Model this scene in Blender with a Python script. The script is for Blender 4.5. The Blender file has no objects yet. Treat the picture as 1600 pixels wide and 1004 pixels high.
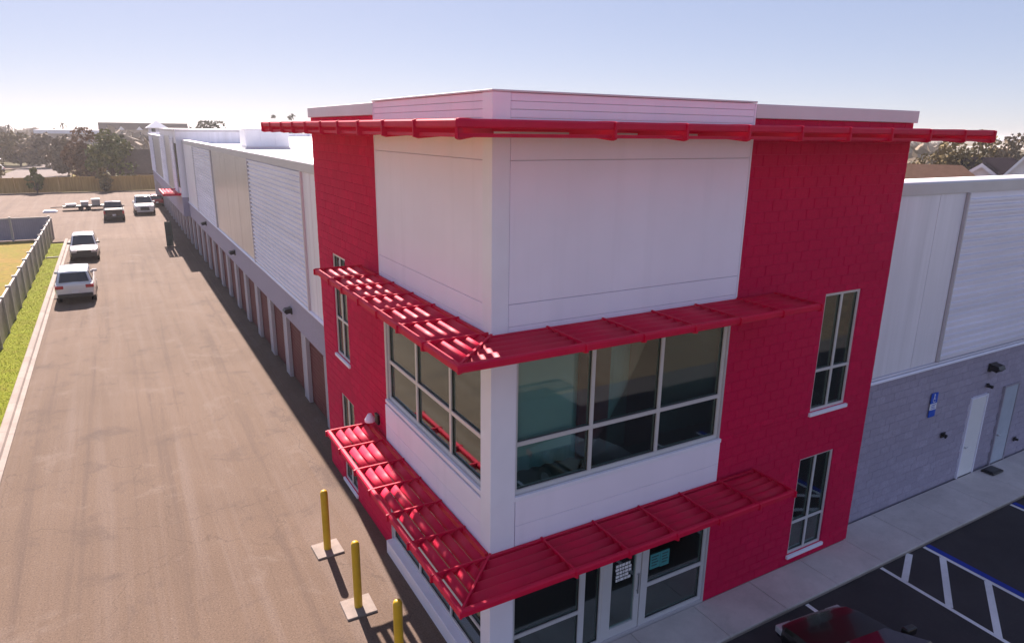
import bpy, math, random
import numpy as np
from mathutils import Vector, Matrix

random.seed(7)
RNG = np.random.default_rng(11)
S = bpy.context.scene
COL = S.collection

# ------------------------------------------------------------------ camera
CAM_O = Vector((-5.112, -9.454, 10.431))
YAW, PITCH, ROLL = math.radians(30.0788), math.radians(15.5659), math.radians(0.7752)
_f = Vector((math.sin(YAW) * math.cos(PITCH), math.cos(YAW) * math.cos(PITCH), -math.sin(PITCH)))
_r0 = Vector((math.cos(YAW), -math.sin(YAW), 0))
_u0 = _r0.cross(_f)
CR = _r0 * math.cos(ROLL) + _u0 * math.sin(ROLL)
CU = -_r0 * math.sin(ROLL) + _u0 * math.cos(ROLL)
CF = _f
cam_d = bpy.data.cameras.new('camera')
cam_d.sensor_width = 36.0
cam_d.lens = 36.0 * 1066.86 / 1600.0
cam_d.clip_start = 0.2
cam_d.clip_end = 20000
cam = bpy.data.objects.new('camera', cam_d)
COL.objects.link(cam)
cam.matrix_world = Matrix(((CR.x, CU.x, -CF.x, CAM_O.x), (CR.y, CU.y, -CF.y, CAM_O.y),
                           (CR.z, CU.z, -CF.z, CAM_O.z), (0, 0, 0, 1)))
S.camera = cam

# ------------------------------------------------------------------ light
SUN_EL, SUN_AZ = math.radians(39.7), math.radians(4.0)      # azimuth measured from +Y towards +X
world = bpy.data.worlds.new('World')
S.world = world
world.use_nodes = True
wn = world.node_tree
for n in list(wn.nodes):
    wn.nodes.remove(n)
sky = wn.nodes.new('ShaderNodeTexSky')
sky.sky_type = 'NISHITA'
sky.sun_disc = False
sky.sun_elevation = SUN_EL
sky.sun_rotation = SUN_AZ
sky.altitude = 10
sky.air_density = 0.65
sky.dust_density = 0.3
sky.ozone_density = 3.0
bg = wn.nodes.new('ShaderNodeBackground')
bg.inputs['Strength'].default_value = 0.15
wo = wn.nodes.new('ShaderNodeOutputWorld')
gam = wn.nodes.new('ShaderNodeGamma')          # hazy winter sky: softer range between the sun side and the far side
gam.inputs['Gamma'].default_value = 0.34
wn.links.new(sky.outputs[0], gam.inputs['Color'])
hsv = wn.nodes.new('ShaderNodeHueSaturation')
hsv.inputs['Saturation'].default_value = 1.5
hsv.inputs['Hue'].default_value = 0.508
wn.links.new(gam.outputs[0], hsv.inputs['Color'])
wn.links.new(hsv.outputs[0], bg.inputs['Color'])
wn.links.new(bg.outputs[0], wo.inputs['Surface'])

sun_d = bpy.data.lights.new('sun', 'SUN')
sun_d.energy = 4.8
sun_d.angle = math.radians(0.55)
sun_d.color = (1.0, 0.90, 0.76)
sun = bpy.data.objects.new('sun', sun_d)
COL.objects.link(sun)
sdir = Vector((math.sin(SUN_AZ) * math.cos(SUN_EL), math.cos(SUN_AZ) * math.cos(SUN_EL), math.sin(SUN_EL)))
sun.rotation_euler = sdir.to_track_quat('Z', 'Y').to_euler()
sun.location = (0, 60, 60)

vs = S.view_settings
vs.view_transform = 'Standard'
vs.look = 'None'
vs.exposure = 1.45
vs.gamma = 1.0
vs.use_curve_mapping = False
vs.use_white_balance = True
vs.white_balance_temperature = 6500
vs.white_balance_tint = 22
S.render.engine = 'CYCLES'
S.cycles.max_bounces = 8
S.cycles.transparent_max_bounces = 12
S.cycles.use_denoising = True


# ------------------------------------------------------------------ helpers
class MB:
    """collects shapes, then links them as one mesh object"""
    def __init__(self):
        self.v, self.f = [], []

    def add(self, vs_, fs):
        o = len(self.v)
        self.v.extend([tuple(p) for p in vs_])
        self.f.extend([tuple(i + o for i in f) for f in fs])
        return self

    def box(self, x0, x1, y0, y1, z0, z1):
        return self.add([(x0, y0, z0), (x1, y0, z0), (x1, y1, z0), (x0, y1, z0),
                         (x0, y0, z1), (x1, y0, z1), (x1, y1, z1), (x0, y1, z1)],
                        [(3, 2, 1, 0), (4, 5, 6, 7), (0, 1, 5, 4), (1, 2, 6, 5), (2, 3, 7, 6), (3, 0, 4, 7)])

    def quad(self, a, b, c, d):
        return self.add([a, b, c, d], [(0, 1, 2, 3)])

    def prism(self, prof, a, b, fn):
        """prof: list of 2-D points; fn(p, t) -> 3-D point; extruded from a to b"""
        n = len(prof)
        vs_ = [fn(p, a) for p in prof] + [fn(p, b) for p in prof]
        fs = [(i, (i + 1) % n, n + (i + 1) % n, n + i) for i in range(n)]
        fs += [tuple(range(n - 1, -1, -1)), tuple(range(n, 2 * n))]
        return self.add(vs_, fs)

    def strip(self, prof, a, b, fn):
        n = len(prof)
        vs_ = [fn(p, a) for p in prof] + [fn(p, b) for p in prof]
        return self.add(vs_, [(i, i + 1, n + i + 1, n + i) for i in range(n - 1)])

    def cyl(self, c, r, h, n=16, axis='z', r2=None, cap=True):
        r2 = r if r2 is None else r2
        vs_ = []
        for k, (rr, t) in enumerate(((r, 0), (r2, h))):
            for i in range(n):
                a = 2 * math.pi * i / n
                p = (rr * math.cos(a), rr * math.sin(a), t)
                if axis == 'x':
                    p = (p[2], p[0], p[1])
                elif axis == 'y':
                    p = (p[1], p[2], p[0])
                vs_.append((c[0] + p[0], c[1] + p[1], c[2] + p[2]))
        fs = [(i, (i + 1) % n, n + (i + 1) % n, n + i) for i in range(n)]
        if cap:
            fs += [tuple(range(n - 1, -1, -1)), tuple(range(n, 2 * n))]
        return self.add(vs_, fs)

    def tube(self, p, q, r, r2=None, n=6):
        p, q = Vector(p), Vector(q)
        r2 = r if r2 is None else r2
        d = (q - p).normalized()
        a = d.orthogonal().normalized()
        b = d.cross(a)
        vs_ = []
        for c, rr in ((p, r), (q, r2)):
            for i in range(n):
                t = 2 * math.pi * i / n
                vs_.append(c + (a * math.cos(t) + b * math.sin(t)) * rr)
        fs = [(i, (i + 1) % n, n + (i + 1) % n, n + i) for i in range(n)]
        fs += [tuple(range(n - 1, -1, -1)), tuple(range(n, 2 * n))]
        return self.add(vs_, fs)

    def mesh(self, name, mat, smooth=False):
        me = bpy.data.meshes.new(name)
        me.from_pydata(self.v, [], self.f)
        if mat:
            me.materials.append(mat)
        if smooth:
            me.polygons.foreach_set('use_smooth', [True] * len(me.polygons))
        me.update()
        return me

    def build(self, name, mat, parent=None, bevel=0, smooth=False, **props):
        return link(name, self.mesh(name, mat, smooth), parent, bevel, **props)


def link(name, me, parent=None, bevel=0, **props):
    o = bpy.data.objects.new(name, me)
    COL.objects.link(o)
    if parent:
        o.parent = parent
    if bevel:
        m = o.modifiers.new('bevel', 'BEVEL')
        m.width = bevel
        m.segments = 2
        m.limit_method = 'ANGLE'
    for k, v in props.items():
        o[k] = v
    return o


def thing(name, label, cat, loc=(0, 0, 0), rz=0.0, group=None):
    o = bpy.data.objects.new(name, None)
    COL.objects.link(o)
    o.location = loc
    o.rotation_euler = (0, 0, rz)
    o.empty_display_size = 0.3
    return tag(o, label, cat, group)


def tag(o, label, cat, group=None):
    o['label'] = label
    o['category'] = cat
    if group:
        o['group'] = group
    return o


def copy_tree(o, parent=None):
    c = o.copy()
    COL.objects.link(c)
    if parent:
        c.parent = parent
    for ch in list(o.children):
        copy_tree(ch, c)
    return c


def structure(name, mb, mat, **k):
    o = mb.build(name, mat, **k)
    o['kind'] = 'structure'
    return o


def at(px, py, D):
    """world point D metres (horizontally) from the camera along a direction"""
    d = CF + CR * ((px - 800) / 1066.86) - CU * ((py - 502) / 1066.86)
    k = D / math.hypot(d.x, d.y)
    return CAM_O + d * k


# ------------------------------------------------------------------ materials
class M:
    def __init__(self, name):
        self.m = bpy.data.materials.new(name)
        self.m.use_nodes = True
        self.t = self.m.node_tree
        self.b = self.t.nodes['Principled BSDF']
        self.out = self.t.nodes['Material Output']

    def n(self, typ, **k):
        nd = self.t.nodes.new('ShaderNode' + typ)
        for a, v in k.items():
            setattr(nd, a, v)
        return nd

    def l(self, a, b):
        self.t.links.new(a, b)

    def pos(self, scale=(1, 1, 1)):
        g = self.n('NewGeometry')
        mp = self.n('Mapping')
        mp.inputs['Scale'].default_value = scale
        self.l(g.outputs['Position'], mp.inputs['Vector'])
        return mp.outputs[0]

    def noise(self, scale, detail=4, rough=0.6, vec=None, sc3=(1, 1, 1), dist=0.0):
        nz = self.n('TexNoise')
        nz.inputs['Scale'].default_value = scale
        nz.inputs['Detail'].default_value = detail
        nz.inputs['Roughness'].default_value = rough
        nz.inputs['Distortion'].default_value = dist
        self.l(vec if vec else self.pos(sc3), nz.inputs['Vector'])
        return nz.outputs['Fac']

    def ramp(self, fac, stops):
        r = self.n('ValToRGB')
        e = r.color_ramp.elements
        while len(e) > 1:
            e.remove(e[-1])
        e[0].position, e[0].color = stops[0][0], _c(stops[0][1])
        for p, c in stops[1:]:
            x = e.new(p)
            x.color = _c(c)
        self.l(fac, r.inputs['Fac'])
        return r.outputs['Color']

    def mix(self, a, b, fac, mode='MIX'):
        mx = self.n('Mix', data_type='RGBA', blend_type=mode)
        for sock, v in ((mx.inputs[6], a), (mx.inputs[7], b), (mx.inputs[0], fac)):
            if hasattr(v, 'is_linked'):
                self.l(v, sock)
            elif isinstance(v, (int, float)):
                sock.default_value = v
            else:
                sock.default_value = _c(v)
        return mx.outputs[2]

    def base(self, c):
        if hasattr(c, 'is_linked'):
            self.l(c, self.b.inputs['Base Color'])
        else:
            self.b.inputs['Base Color'].default_value = _c(c)
        return self

    def set(self, rough=None, metal=None, spec=None, coat=None):
        for nme, v in (('Roughness', rough), ('Metallic', metal), ('Specular IOR Level', spec), ('Coat Weight', coat)):
            if v is not None:
                if hasattr(v, 'is_linked'):
                    self.l(v, self.b.inputs[nme])
                else:
                    self.b.inputs[nme].default_value = v
        if coat:
            self.b.inputs['Coat Roughness'].default_value = 0.08
        return self

    def bump(self, fac, strength=0.3, dist=0.02):
        bp = self.n('Bump')
        bp.inputs['Strength'].default_value = strength
        bp.inputs['Distance'].default_value = dist
        self.l(fac, bp.inputs['Height'])
        self.l(bp.outputs[0], self.b.inputs['Normal'])
        return self


def _c(c):
    return (c[0], c[1], c[2], 1.0) if len(c) == 3 else c


def simple(name, c, rough=0.5, metal=0.0, spec=0.5, var=0.12, vscale=1.5, bump=0.0, bscale=60, coat=None):
    m = M(name)
    f = m.noise(vscale, 6, 0.65)
    lo = tuple(x * (1 - var) for x in c)
    hi = tuple(min(1, x * (1 + var)) for x in c)
    m.base(m.ramp(f, [(0.3, lo), (0.7, hi)])).set(rough, metal, spec, coat)
    if bump:
        m.bump(m.noise(bscale, 3, 0.7), bump, 0.01)
    return m.m


def block_paint(name, c, var=0.16, bump=0.5, spec=0.35, rough=0.6):
    m = M(name)
    a = m.noise(0.6, 5, 0.6)
    b = m.noise(7.0, 6, 0.85)
    oi = m.n('NewGeometry')
    base = m.ramp(a, [(0.25, [x * (1 - var) for x in c]), (0.75, [x * (1 + var) for x in c])])
    base = m.mix(base, [x * 0.66 for x in c], m.ramp(b, [(0.42, (0, 0, 0)), (0.72, (0.8, 0.8, 0.8))]))
    base = m.mix(base, [x * 0.8 for x in c], m.ramp(oi.outputs['Random Per Island'], [(0.0, (0, 0, 0)), (1.0, (0.9, 0.9, 0.9))]))
    f2 = m.noise(26.0, 4, 0.8)
    base = m.mix(base, [x * 0.72 for x in c], m.ramp(f2, [(0.32, (0.7, 0.7, 0.7)), (0.52, (0, 0, 0))]))
    base = m.mix(base, [min(1, x * 1.15 + 0.01) for x in c], m.ramp(f2, [(0.56, (0, 0, 0)), (0.74, (0.7, 0.7, 0.7))]))
    m.base(base).set(rough, 0, spec)
    m.bump(m.noise(17, 6, 0.85), bump, 0.02)
    return m.m


MAT = {}
MAT['red_block'] = block_paint('red_block', (0.72, 0.006, 0.078), 0.14, 0.9, 0.12, 0.75)
MAT['red_joint'] = block_paint('red_joint', (0.74, 0.025, 0.12), bump=0.2, spec=0.15)
MAT['red_metal'] = simple('red_metal', (0.62, 0.002, 0.045), 0.55, 0, 0.25, 0.10, 2.0)
MAT['white_panel'] = simple('white_panel', (0.86, 0.80, 0.91), 0.45, 0, 0.5, 0.035, 0.35)
def clad(name, c):
    m = M(name)
    a = m.noise(1.0, 6, 0.7, sc3=(2.6, 2.6, 0.10))
    b = m.noise(0.45, 5, 0.6)
    col = m.ramp(b, [(0.3, [x * 0.95 for x in c]), (0.7, [min(1, x * 1.03) for x in c])])
    col = m.mix(col, [x * 0.86 for x in c], m.ramp(a, [(0.52, (0, 0, 0)), (0.80, (0.55, 0.55, 0.55))]))
    m.base(col).set(0.5, 0, 0.4)
    m.bump(m.noise(30, 4, 0.7), 0.08, 0.01)
    return m.m


MAT['white_panel'] = clad('white_panel', (0.85, 0.80, 0.93))
MAT['white_trim'] = simple('white_trim', (0.80, 0.79, 0.90), 0.4, 0, 0.5, 0.05, 0.8)
MAT['coping'] = simple('coping', (0.55, 0.53, 0.56), 0.4, 0.3, 0.5, 0.06, 0.8)
MAT['frame'] = simple('frame', (0.66, 0.65, 0.66), 0.35, 0.25, 0.5, 0.05, 1.0)
MAT['gray_block'] = block_paint('gray_block', (0.41, 0.37, 0.48), 0.10, 0.4)
MAT['gray_joint'] = block_paint('gray_joint', (0.38, 0.35, 0.42), 0.10, 0.2)
MAT['pale_block'] = block_paint('pale_block', (0.48, 0.46, 0.51), 0.08, 0.3)
MAT['roof'] = simple('roof', (0.82, 0.82, 0.81), 0.6, 0, 0.4, 0.05, 0.15)
MAT['black'] = simple('black', (0.012, 0.012, 0.014), 0.4, 0, 0.5, 0.2)
MAT['dark_gap'] = simple('dark_gap', (0.06, 0.055, 0.065), 0.8, 0, 0.2, 0.2)
MAT['interior'] = simple('interior', (0.46, 0.70, 0.72), 0.8, 0, 0.2, 0.1)
MAT['interior_floor'] = simple('interior_floor', (0.16, 0.15, 0.14), 0.4, 0, 0.4, 0.2)
MAT['interior_red'] = simple('interior_red', (0.30, 0.02, 0.03), 0.6, 0, 0.3, 0.1)
MAT['blind'] = simple('blind', (0.80, 0.88, 0.87), 0.7, 0, 0.2, 0.04)
MAT['cardboard'] = simple('cardboard', (0.72, 0.46, 0.16), 0.8, 0, 0.2, 0.15, 4)
MAT['door_white'] = simple('door_white', (0.78, 0.77, 0.78), 0.4, 0, 0.5, 0.03)
MAT['door_frost'] = simple('door_frost', (0.45, 0.50, 0.58), 0.25, 0, 0.5, 0.08)
MAT['blue_sign'] = simple('blue_sign', (0.01, 0.09, 0.55), 0.4, 0, 0.5, 0.04)
MAT['teal_paper'] = simple('teal_paper', (0.04, 0.26, 0.27), 0.6, 0, 0.3, 0.1)
MAT['print_white'] = simple('print_white', (0.75, 0.75, 0.78), 0.6, 0, 0.3, 0.05)
MAT['print_dark'] = simple('print_dark', (0.03, 0.06, 0.07), 0.6, 0, 0.3, 0.05)
MAT['yellow'] = simple('yellow', (0.58, 0.36, 0.006), 0.45, 0, 0.5, 0.1, 3.0)
MAT['concrete_pad'] = simple('concrete_pad', (0.26, 0.22, 0.195), 0.85, 0, 0.3, 0.2, 3.0, 0.4)
MAT['rollup_red'] = simple('rollup_red', (0.13, 0.025, 0.026), 0.6, 0, 0.2, 0.08)
MAT['fence_gray'] = simple('fence_gray', (0.25, 0.24, 0.215), 0.6, 0, 0.3, 0.12, 0.8)
MAT['fence_post'] = simple('fence_post', (0.40, 0.38, 0.37), 0.5, 0, 0.3, 0.08)
MAT['fence_shade_blue'] = simple('fence_shade_blue', (0.30, 0.28, 0.36), 0.6, 0, 0.3, 0.12, 0.8)  # purplish shade on the far yard fence put into its gray; a shirt borrows it
MAT['dark_green'] = simple('dark_green', (0.035, 0.06, 0.055), 0.5, 0, 0.4, 0.15)
MAT['trailer'] = simple('trailer', (0.34, 0.32, 0.30), 0.5, 0.2, 0.5, 0.15, 2)
MAT['tyre'] = simple('tyre', (0.015, 0.015, 0.016), 0.85, 0, 0.3, 0.2)
MAT['rim'] = simple('rim', (0.45, 0.45, 0.47), 0.3, 0.8, 0.5, 0.1)
MAT['car_white'] = simple('car_white', (0.72, 0.71, 0.70), 0.25, 0, 0.5, 0.03, coat=0.8)
MAT['car_silver'] = simple('car_silver', (0.62, 0.60, 0.62), 0.25, 0.3, 0.5, 0.03, coat=0.8)
MAT['car_dark'] = simple('car_dark', (0.012, 0.010, 0.016), 0.22, 0, 0.5, 0.05, coat=0.8)
MAT['car_black'] = simple('car_black', (0.006, 0.006, 0.007), 0.22, 0, 0.4, 0.05, coat=0.35)
MAT['car_red'] = simple('car_red', (0.30, 0.02, 0.03), 0.25, 0, 0.5, 0.05, coat=0.8)
MAT['car_glass'] = simple('car_glass', (0.012, 0.013, 0.018), 0.06, 0, 0.6, 0.05, coat=0.5)
MAT['tail_light'] = simple('tail_light', (0.45, 0.01, 0.02), 0.2, 0, 0.5, 0.05)
MAT['head_light'] = simple('head_light', (0.55, 0.56, 0.60), 0.12, 0.4, 0.6, 0.05)
MAT['plate'] = simple('plate', (0.7, 0.7, 0.72), 0.4, 0, 0.5, 0.04)
MAT['grille'] = simple('grille', (0.02, 0.02, 0.022), 0.4, 0, 0.5, 0.1)
MAT['bark'] = simple('bark', (0.10, 0.075, 0.06), 0.9, 0, 0.2, 0.25, 3)
MAT['roof_brown'] = simple('roof_brown', (0.15, 0.085, 0.06), 0.9, 0, 0.05, 0.15, 2.0, 0.3, 20)
MAT['roof_slate'] = simple('roof_slate', (0.022, 0.017, 0.024), 0.95, 0, 0.02, 0.15, 2.0, 0.3, 20)
MAT['roof_tan'] = simple('roof_tan', (0.10, 0.075, 0.065), 0.9, 0, 0.05, 0.15, 2.0, 0.3, 20)
MAT['house_white'] = simple('house_white', (0.80, 0.80, 0.86), 0.7, 0, 0.3, 0.06, 1.0)
MAT['house_beige'] = simple('house_beige', (0.45, 0.37, 0.31), 0.8, 0, 0.3, 0.08, 1.0)
MAT['window_dark'] = simple('window_dark', (0.03, 0.035, 0.045), 0.15, 0, 0.5, 0.1)
MAT['chrome'] = simple('chrome', (0.6, 0.6, 0.62), 0.25, 0.9, 0.5, 0.05)


def glass_mat():
    m = M('glass')
    t = m.t
    tr = m.n('BsdfTransparent')
    tr.inputs['Color'].default_value = (0.74, 0.86, 0.84, 1)
    gl = m.n('BsdfGlossy')
    gl.inputs['Roughness'].default_value = 0.015
    gl.inputs['Color'].default_value = (0.80, 0.90, 0.88, 1)
    fr = m.n('LayerWeight')
    fr.inputs['Blend'].default_value = 0.3
    mp = m.n('MapRange')
    mp.inputs['To Min'].default_value = 0.15
    mp.inputs['To Max'].default_value = 0.95
    m.l(fr.outputs['Fresnel'], mp.inputs['Value'])
    mx = m.n('MixShader')
    m.l(mp.outputs[0], mx.inputs[0])
    m.l(tr.outputs[0], mx.inputs[1])
    m.l(gl.outputs[0], mx.inputs[2])
    m.l(mx.outputs[0], m.out.inputs['Surface'])
    bp = m.n('Bump')
    bp.inputs['Strength'].default_value = 0.03
    bp.inputs['Distance'].default_value = 0.02
    m.l(m.noise(1.1, 1, 0.4), bp.inputs['Height'])
    m.l(bp.outputs[0], gl.inputs['Normal'])
    return m.m


MAT['glass'] = glass_mat()


def panel_metal(name, c, rough, vert=True, metal=0.85):
    """smooth coated wall sheet with faint streaks along its run"""
    m = M(name)
    sc = (3.2, 3.2, 0.12) if vert else (0.1, 0.1, 3.0)
    f = m.noise(1.0, 5, 0.65, sc3=sc)
    g = m.noise(0.4, 3, 0.5)
    col = m.ramp(f, [(0.3, [x * 0.9 for x in c]), (0.7, [x * 1.08 for x in c])])
    col = m.mix(col, [x * 0.85 for x in c], m.ramp(g, [(0.4, (0, 0, 0)), (0.8, (0.5, 0.5, 0.5))]))
    m.base(col).set(rough, metal, 0.5)
    m.bump(f, 0.08, 0.02)
    return m.m


MAT['flat_silver'] = panel_metal('flat_silver', (0.70, 0.68, 0.70), 0.30, True, 0.75)
MAT['smooth_white'] = panel_metal('smooth_white', (0.82, 0.80, 0.88), 0.42, True, 0.12)
MAT['corrugated'] = panel_metal('corrugated', (0.84, 0.82, 0.92), 0.42, False, 0.12)


def asphalt_old(name='asphalt_old', k=0.43):
    m = M(name)
    big = m.noise(0.10, 6, 0.62, dist=0.6)
    mid = m.noise(0.55, 7, 0.72, dist=0.4)
    small = m.noise(2.6, 6, 0.75)
    streak = m.noise(0.75, 6, 0.68, sc3=(1.9, 0.06, 1), dist=0.3)
    fine = m.noise(24, 4, 0.85)
    C = lambda *c: tuple(x * k for x in c)
    c = m.ramp(big, [(0.25, C(0.275, 0.190, 0.138)), (0.5, C(0.335, 0.235, 0.172)), (0.78, C(0.410, 0.290, 0.216))])
    c = m.mix(c, C(0.41, 0.315, 0.265), m.ramp(streak, [(0.50, (0, 0, 0)), (0.70, (0.7, 0.7, 0.7))]))
    c = m.mix(c, C(0.21, 0.150, 0.125), m.ramp(streak, [(0.30, (0.8, 0.8, 0.8)), (0.47, (0, 0, 0))]))
    c = m.mix(c, C(0.45, 0.35, 0.29), m.ramp(mid, [(0.56, (0, 0, 0)), (0.70, (0.7, 0.7, 0.7))]))
    c = m.mix(c, C(0.19, 0.140, 0.120), m.ramp(mid, [(0.30, (0.7, 0.7, 0.7)), (0.45, (0, 0, 0))]))
    c = m.mix(c, C(0.50, 0.39, 0.33), m.ramp(small, [(0.62, (0, 0, 0)), (0.76, (0.6, 0.6, 0.6))]))
    c = m.mix(c, C(0.14, 0.10, 0.085), m.ramp(small, [(0.25, (0.75, 0.75, 0.75)), (0.37, (0, 0, 0))]))
    c = m.mix(c, C(0.12, 0.090, 0.078), m.ramp(fine, [(0.32, (0.85, 0.85, 0.85)), (0.50, (0, 0, 0))]))
    c = m.mix(c, C(0.70, 0.56, 0.48), m.ramp(fine, [(0.58, (0, 0, 0)), (0.76, (0.8, 0.8, 0.8))]))
    # hairline cracks
    vo = m.n('TexVoronoi', feature='DISTANCE_TO_EDGE')
    vo.inputs['Scale'].default_value = 0.16
    nd = m.n('TexNoise')
    nd.inputs['Scale'].default_value = 0.9
    nd.inputs['Detail'].default_value = 5
    ps = m.pos()
    m.l(ps, nd.inputs['Vector'])
    ad = m.n('MixRGB') if False else m.n('VectorMath', operation='ADD')
    scl = m.n('VectorMath', operation='SCALE')
    scl.inputs['Scale'].default_value = 1.6
    m.l(nd.outputs['Color'], scl.inputs[0])
    m.l(ps, ad.inputs[0])
    m.l(scl.outputs[0], ad.inputs[1])
    m.l(ad.outputs[0], vo.inputs['Vector'])
    c = m.mix(c, C(0.10, 0.075, 0.065), m.ramp(vo.outputs['Distance'], [(0.0, (0.35, 0.35, 0.35)), (0.0035, (0.0, 0.0, 0.0))]))
    m.base(c).set(0.9, 0, 0.2)
    m.bump(fine, 0.45, 0.012)
    return m.m


MAT['asphalt_old'] = asphalt_old()
MAT['asphalt_pale'] = asphalt_old('asphalt_pale', 0.47)
MAT['asphalt_dark'] = asphalt_old('asphalt_dark', 0.2)


def asphalt_new():
    m = M('asphalt_new')
    mid = m.noise(0.5, 6, 0.7)
    fine = m.noise(40, 3, 0.8)
    c = m.ramp(mid, [(0.3, (0.022, 0.019, 0.024)), (0.7, (0.042, 0.036, 0.042))])
    c = m.mix(c, (0.10, 0.09, 0.095), m.ramp(fine, [(0.58, (0, 0, 0)), (0.78, (0.8, 0.8, 0.8))]))
    m.base(c).set(0.85, 0, 0.3)
    m.bump(fine, 0.5, 0.012)
    return m.m


MAT['asphalt_new'] = asphalt_new()


def concrete(name, c, stain=0.6):
    m = M(name)
    a = m.noise(0.7, 7, 0.7)
    b = m.noise(4.0, 5, 0.75)
    fine = m.noise(45, 3, 0.8)
    col = m.ramp(a, [(0.28, [x * 0.72 for x in c]), (0.72, [x * 1.1 for x in c])])
    col = m.mix(col, [x * 0.55 for x in c], m.ramp(b, [(0.56, (0, 0, 0)), (0.82, (stain, stain, stain))]))
    col = m.mix(col, [x * 0.6 for x in c], m.ramp(fine, [(0.3, (0.4, 0.4, 0.4)), (0.46, (0, 0, 0))]))
    m.base(col).set(0.88, 0, 0.25)
    m.bump(fine, 0.25, 0.01)
    return m.m


MAT['concrete'] = concrete('concrete', (0.58, 0.53, 0.52))
MAT['kerb_concrete'] = concrete('kerb_concrete', (0.34, 0.29, 0.26))
MAT['line_paint'] = concrete('line_paint', (0.76, 0.75, 0.78), 0.35)
MAT['blue_paint'] = concrete('blue_paint', (0.014, 0.04, 0.34), 0.35)


def soil(name, stops, scale, fine_dark):
    m = M(name)
    a = m.noise(scale, 7, 0.7, dist=0.8)
    b = m.noise(scale * 14, 4, 0.8)
    c = m.ramp(a, stops)
    c = m.mix(c, fine_dark, m.ramp(b, [(0.34, (0.8, 0.8, 0.8)), (0.58, (0, 0, 0))]))
    m.base(c).set(0.95, 0, 0.15)
    m.bump(b, 0.3, 0.03)
    return m.m


MAT['verge'] = soil('verge', [(0.25, (0.20, 0.15, 0.03)), (0.45, (0.19, 0.21, 0.008)), (0.75, (0.21, 0.27, 0.008))], 0.9, (0.10, 0.12, 0.008))
MAT['lawn'] = soil('lawn', [(0.3, (0.17, 0.19, 0.012)), (0.5, (0.24, 0.17, 0.03)), (0.72, (0.30, 0.17, 0.05))], 0.2, (0.12, 0.11, 0.02))
MAT['earth'] = soil('earth', [(0.3, (0.045, 0.05, 0.013)), (0.5, (0.099, 0.086, 0.032)), (0.72, (0.18, 0.135, 0.09))], 0.03, (0.045, 0.041, 0.013))
MAT['sand_lot'] = soil('sand_lot', [(0.3, (0.185, 0.13, 0.092)), (0.55, (0.218, 0.164, 0.122)), (0.75, (0.235, 0.185, 0.143))], 0.12, (0.151, 0.109, 0.08))
MAT['street'] = soil('street', [(0.3, (0.17, 0.145, 0.135)), (0.7, (0.22, 0.19, 0.175))], 0.12, (0.14, 0.12, 0.11))
MAT['beach'] = soil('beach', [(0.3, (0.396, 0.348, 0.3)), (0.7, (0.468, 0.42, 0.372))], 0.02, (0.36, 0.312, 0.27))
MAT['yellow_lawn'] = soil('yellow_lawn', [(0.3, (0.162, 0.135, 0.013)), (0.7, (0.207, 0.162, 0.027))], 0.3, (0.09, 0.077, 0.009))


def wood_fence():
    m = M('fence_wood')
    a = m.noise(1.0, 5, 0.6, sc3=(5.5, 5.5, 0.4))
    c = m.ramp(a, [(0.3, (0.34, 0.20, 0.06)), (0.55, (0.46, 0.29, 0.09)), (0.75, (0.54, 0.35, 0.13))])
    m.base(c).set(0.8, 0, 0.2)
    return m.m


MAT['fence_wood'] = wood_fence()


def water():
    m = M('sea_water')
    m.base((0.02, 0.09, 0.17)).set(0.18, 0, 0.5)
    m.bump(m.noise(0.25, 4, 0.6), 0.5, 0.4)
    return m.m


MAT['sea'] = water()


def leaf(name, cols):
    m = M(name)
    g = m.n('NewGeometry')
    oi = m.n('ObjectInfo')
    r = m.ramp(g.outputs['Random Per Island'], [(0.0, cols[0]), (0.5, cols[1]), (1.0, cols[2])])
    r = m.mix(r, cols[1], m.ramp(oi.outputs['Random'], [(0, (0, 0, 0)), (1, (0.5, 0.5, 0.5))]))
    m.base(r).set(0.75, 0, 0.2)
    return m.m


MAT['leaf_olive'] = leaf('leaf_olive', ((0.112, 0.091, 0.036), (0.171, 0.13, 0.049), (0.245, 0.179, 0.07)))
MAT['leaf_gray'] = leaf('leaf_gray', ((0.126, 0.1, 0.064), (0.184, 0.139, 0.089), (0.251, 0.192, 0.117)))
MAT['leaf_brown'] = leaf('leaf_brown', ((0.125, 0.075, 0.039), (0.194, 0.112, 0.061), (0.264, 0.163, 0.083)))
MAT['leaf_dark'] = leaf('leaf_dark', ((0.052, 0.066, 0.036), (0.088, 0.1, 0.047), (0.133, 0.133, 0.059)))
MAT['leaf_green'] = leaf('leaf_green', ((0.084, 0.107, 0.022), (0.139, 0.15, 0.033), (0.209, 0.2, 0.055)))

# ------------------------------------------------------------------ ground
structure('ground', MB().quad((-900, -120, -0.25), (3000, -120, -0.25), (3000, 6000, -0.25), (-900, 6000, -0.25)), MAT['earth'])
dv = MB()
dv.box(-9.15, 1.2, -24, 66, -0.2, 0.0)
structure('driveway', dv, MAT['asphalt_old'])
sl = MB().box(-60, 1.2, 66, 122.5, -0.2, -0.004)
structure('paved_yard', sl, MAT['asphalt_pale'])
structure('parking_lot', MB().box(1.2, 70, -12.4, -1.14, -0.3, -0.12), MAT['asphalt_new'])
structure('front_street', MB().box(1.2, 90, -24, -12.45, -0.3, -0.13).box(-60, 90, -60, -24.05, -0.3, -0.13), MAT['asphalt_dark'])
sw = MB()
xs = [0.0] + [1.6 + 1.83 * i for i in range(32)]
slab0 = None
pave = structure('sidewalk', MB().box(1.2, 60, -1.12, 0.41, -0.3, -0.02), MAT['kerb_concrete'])
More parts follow.
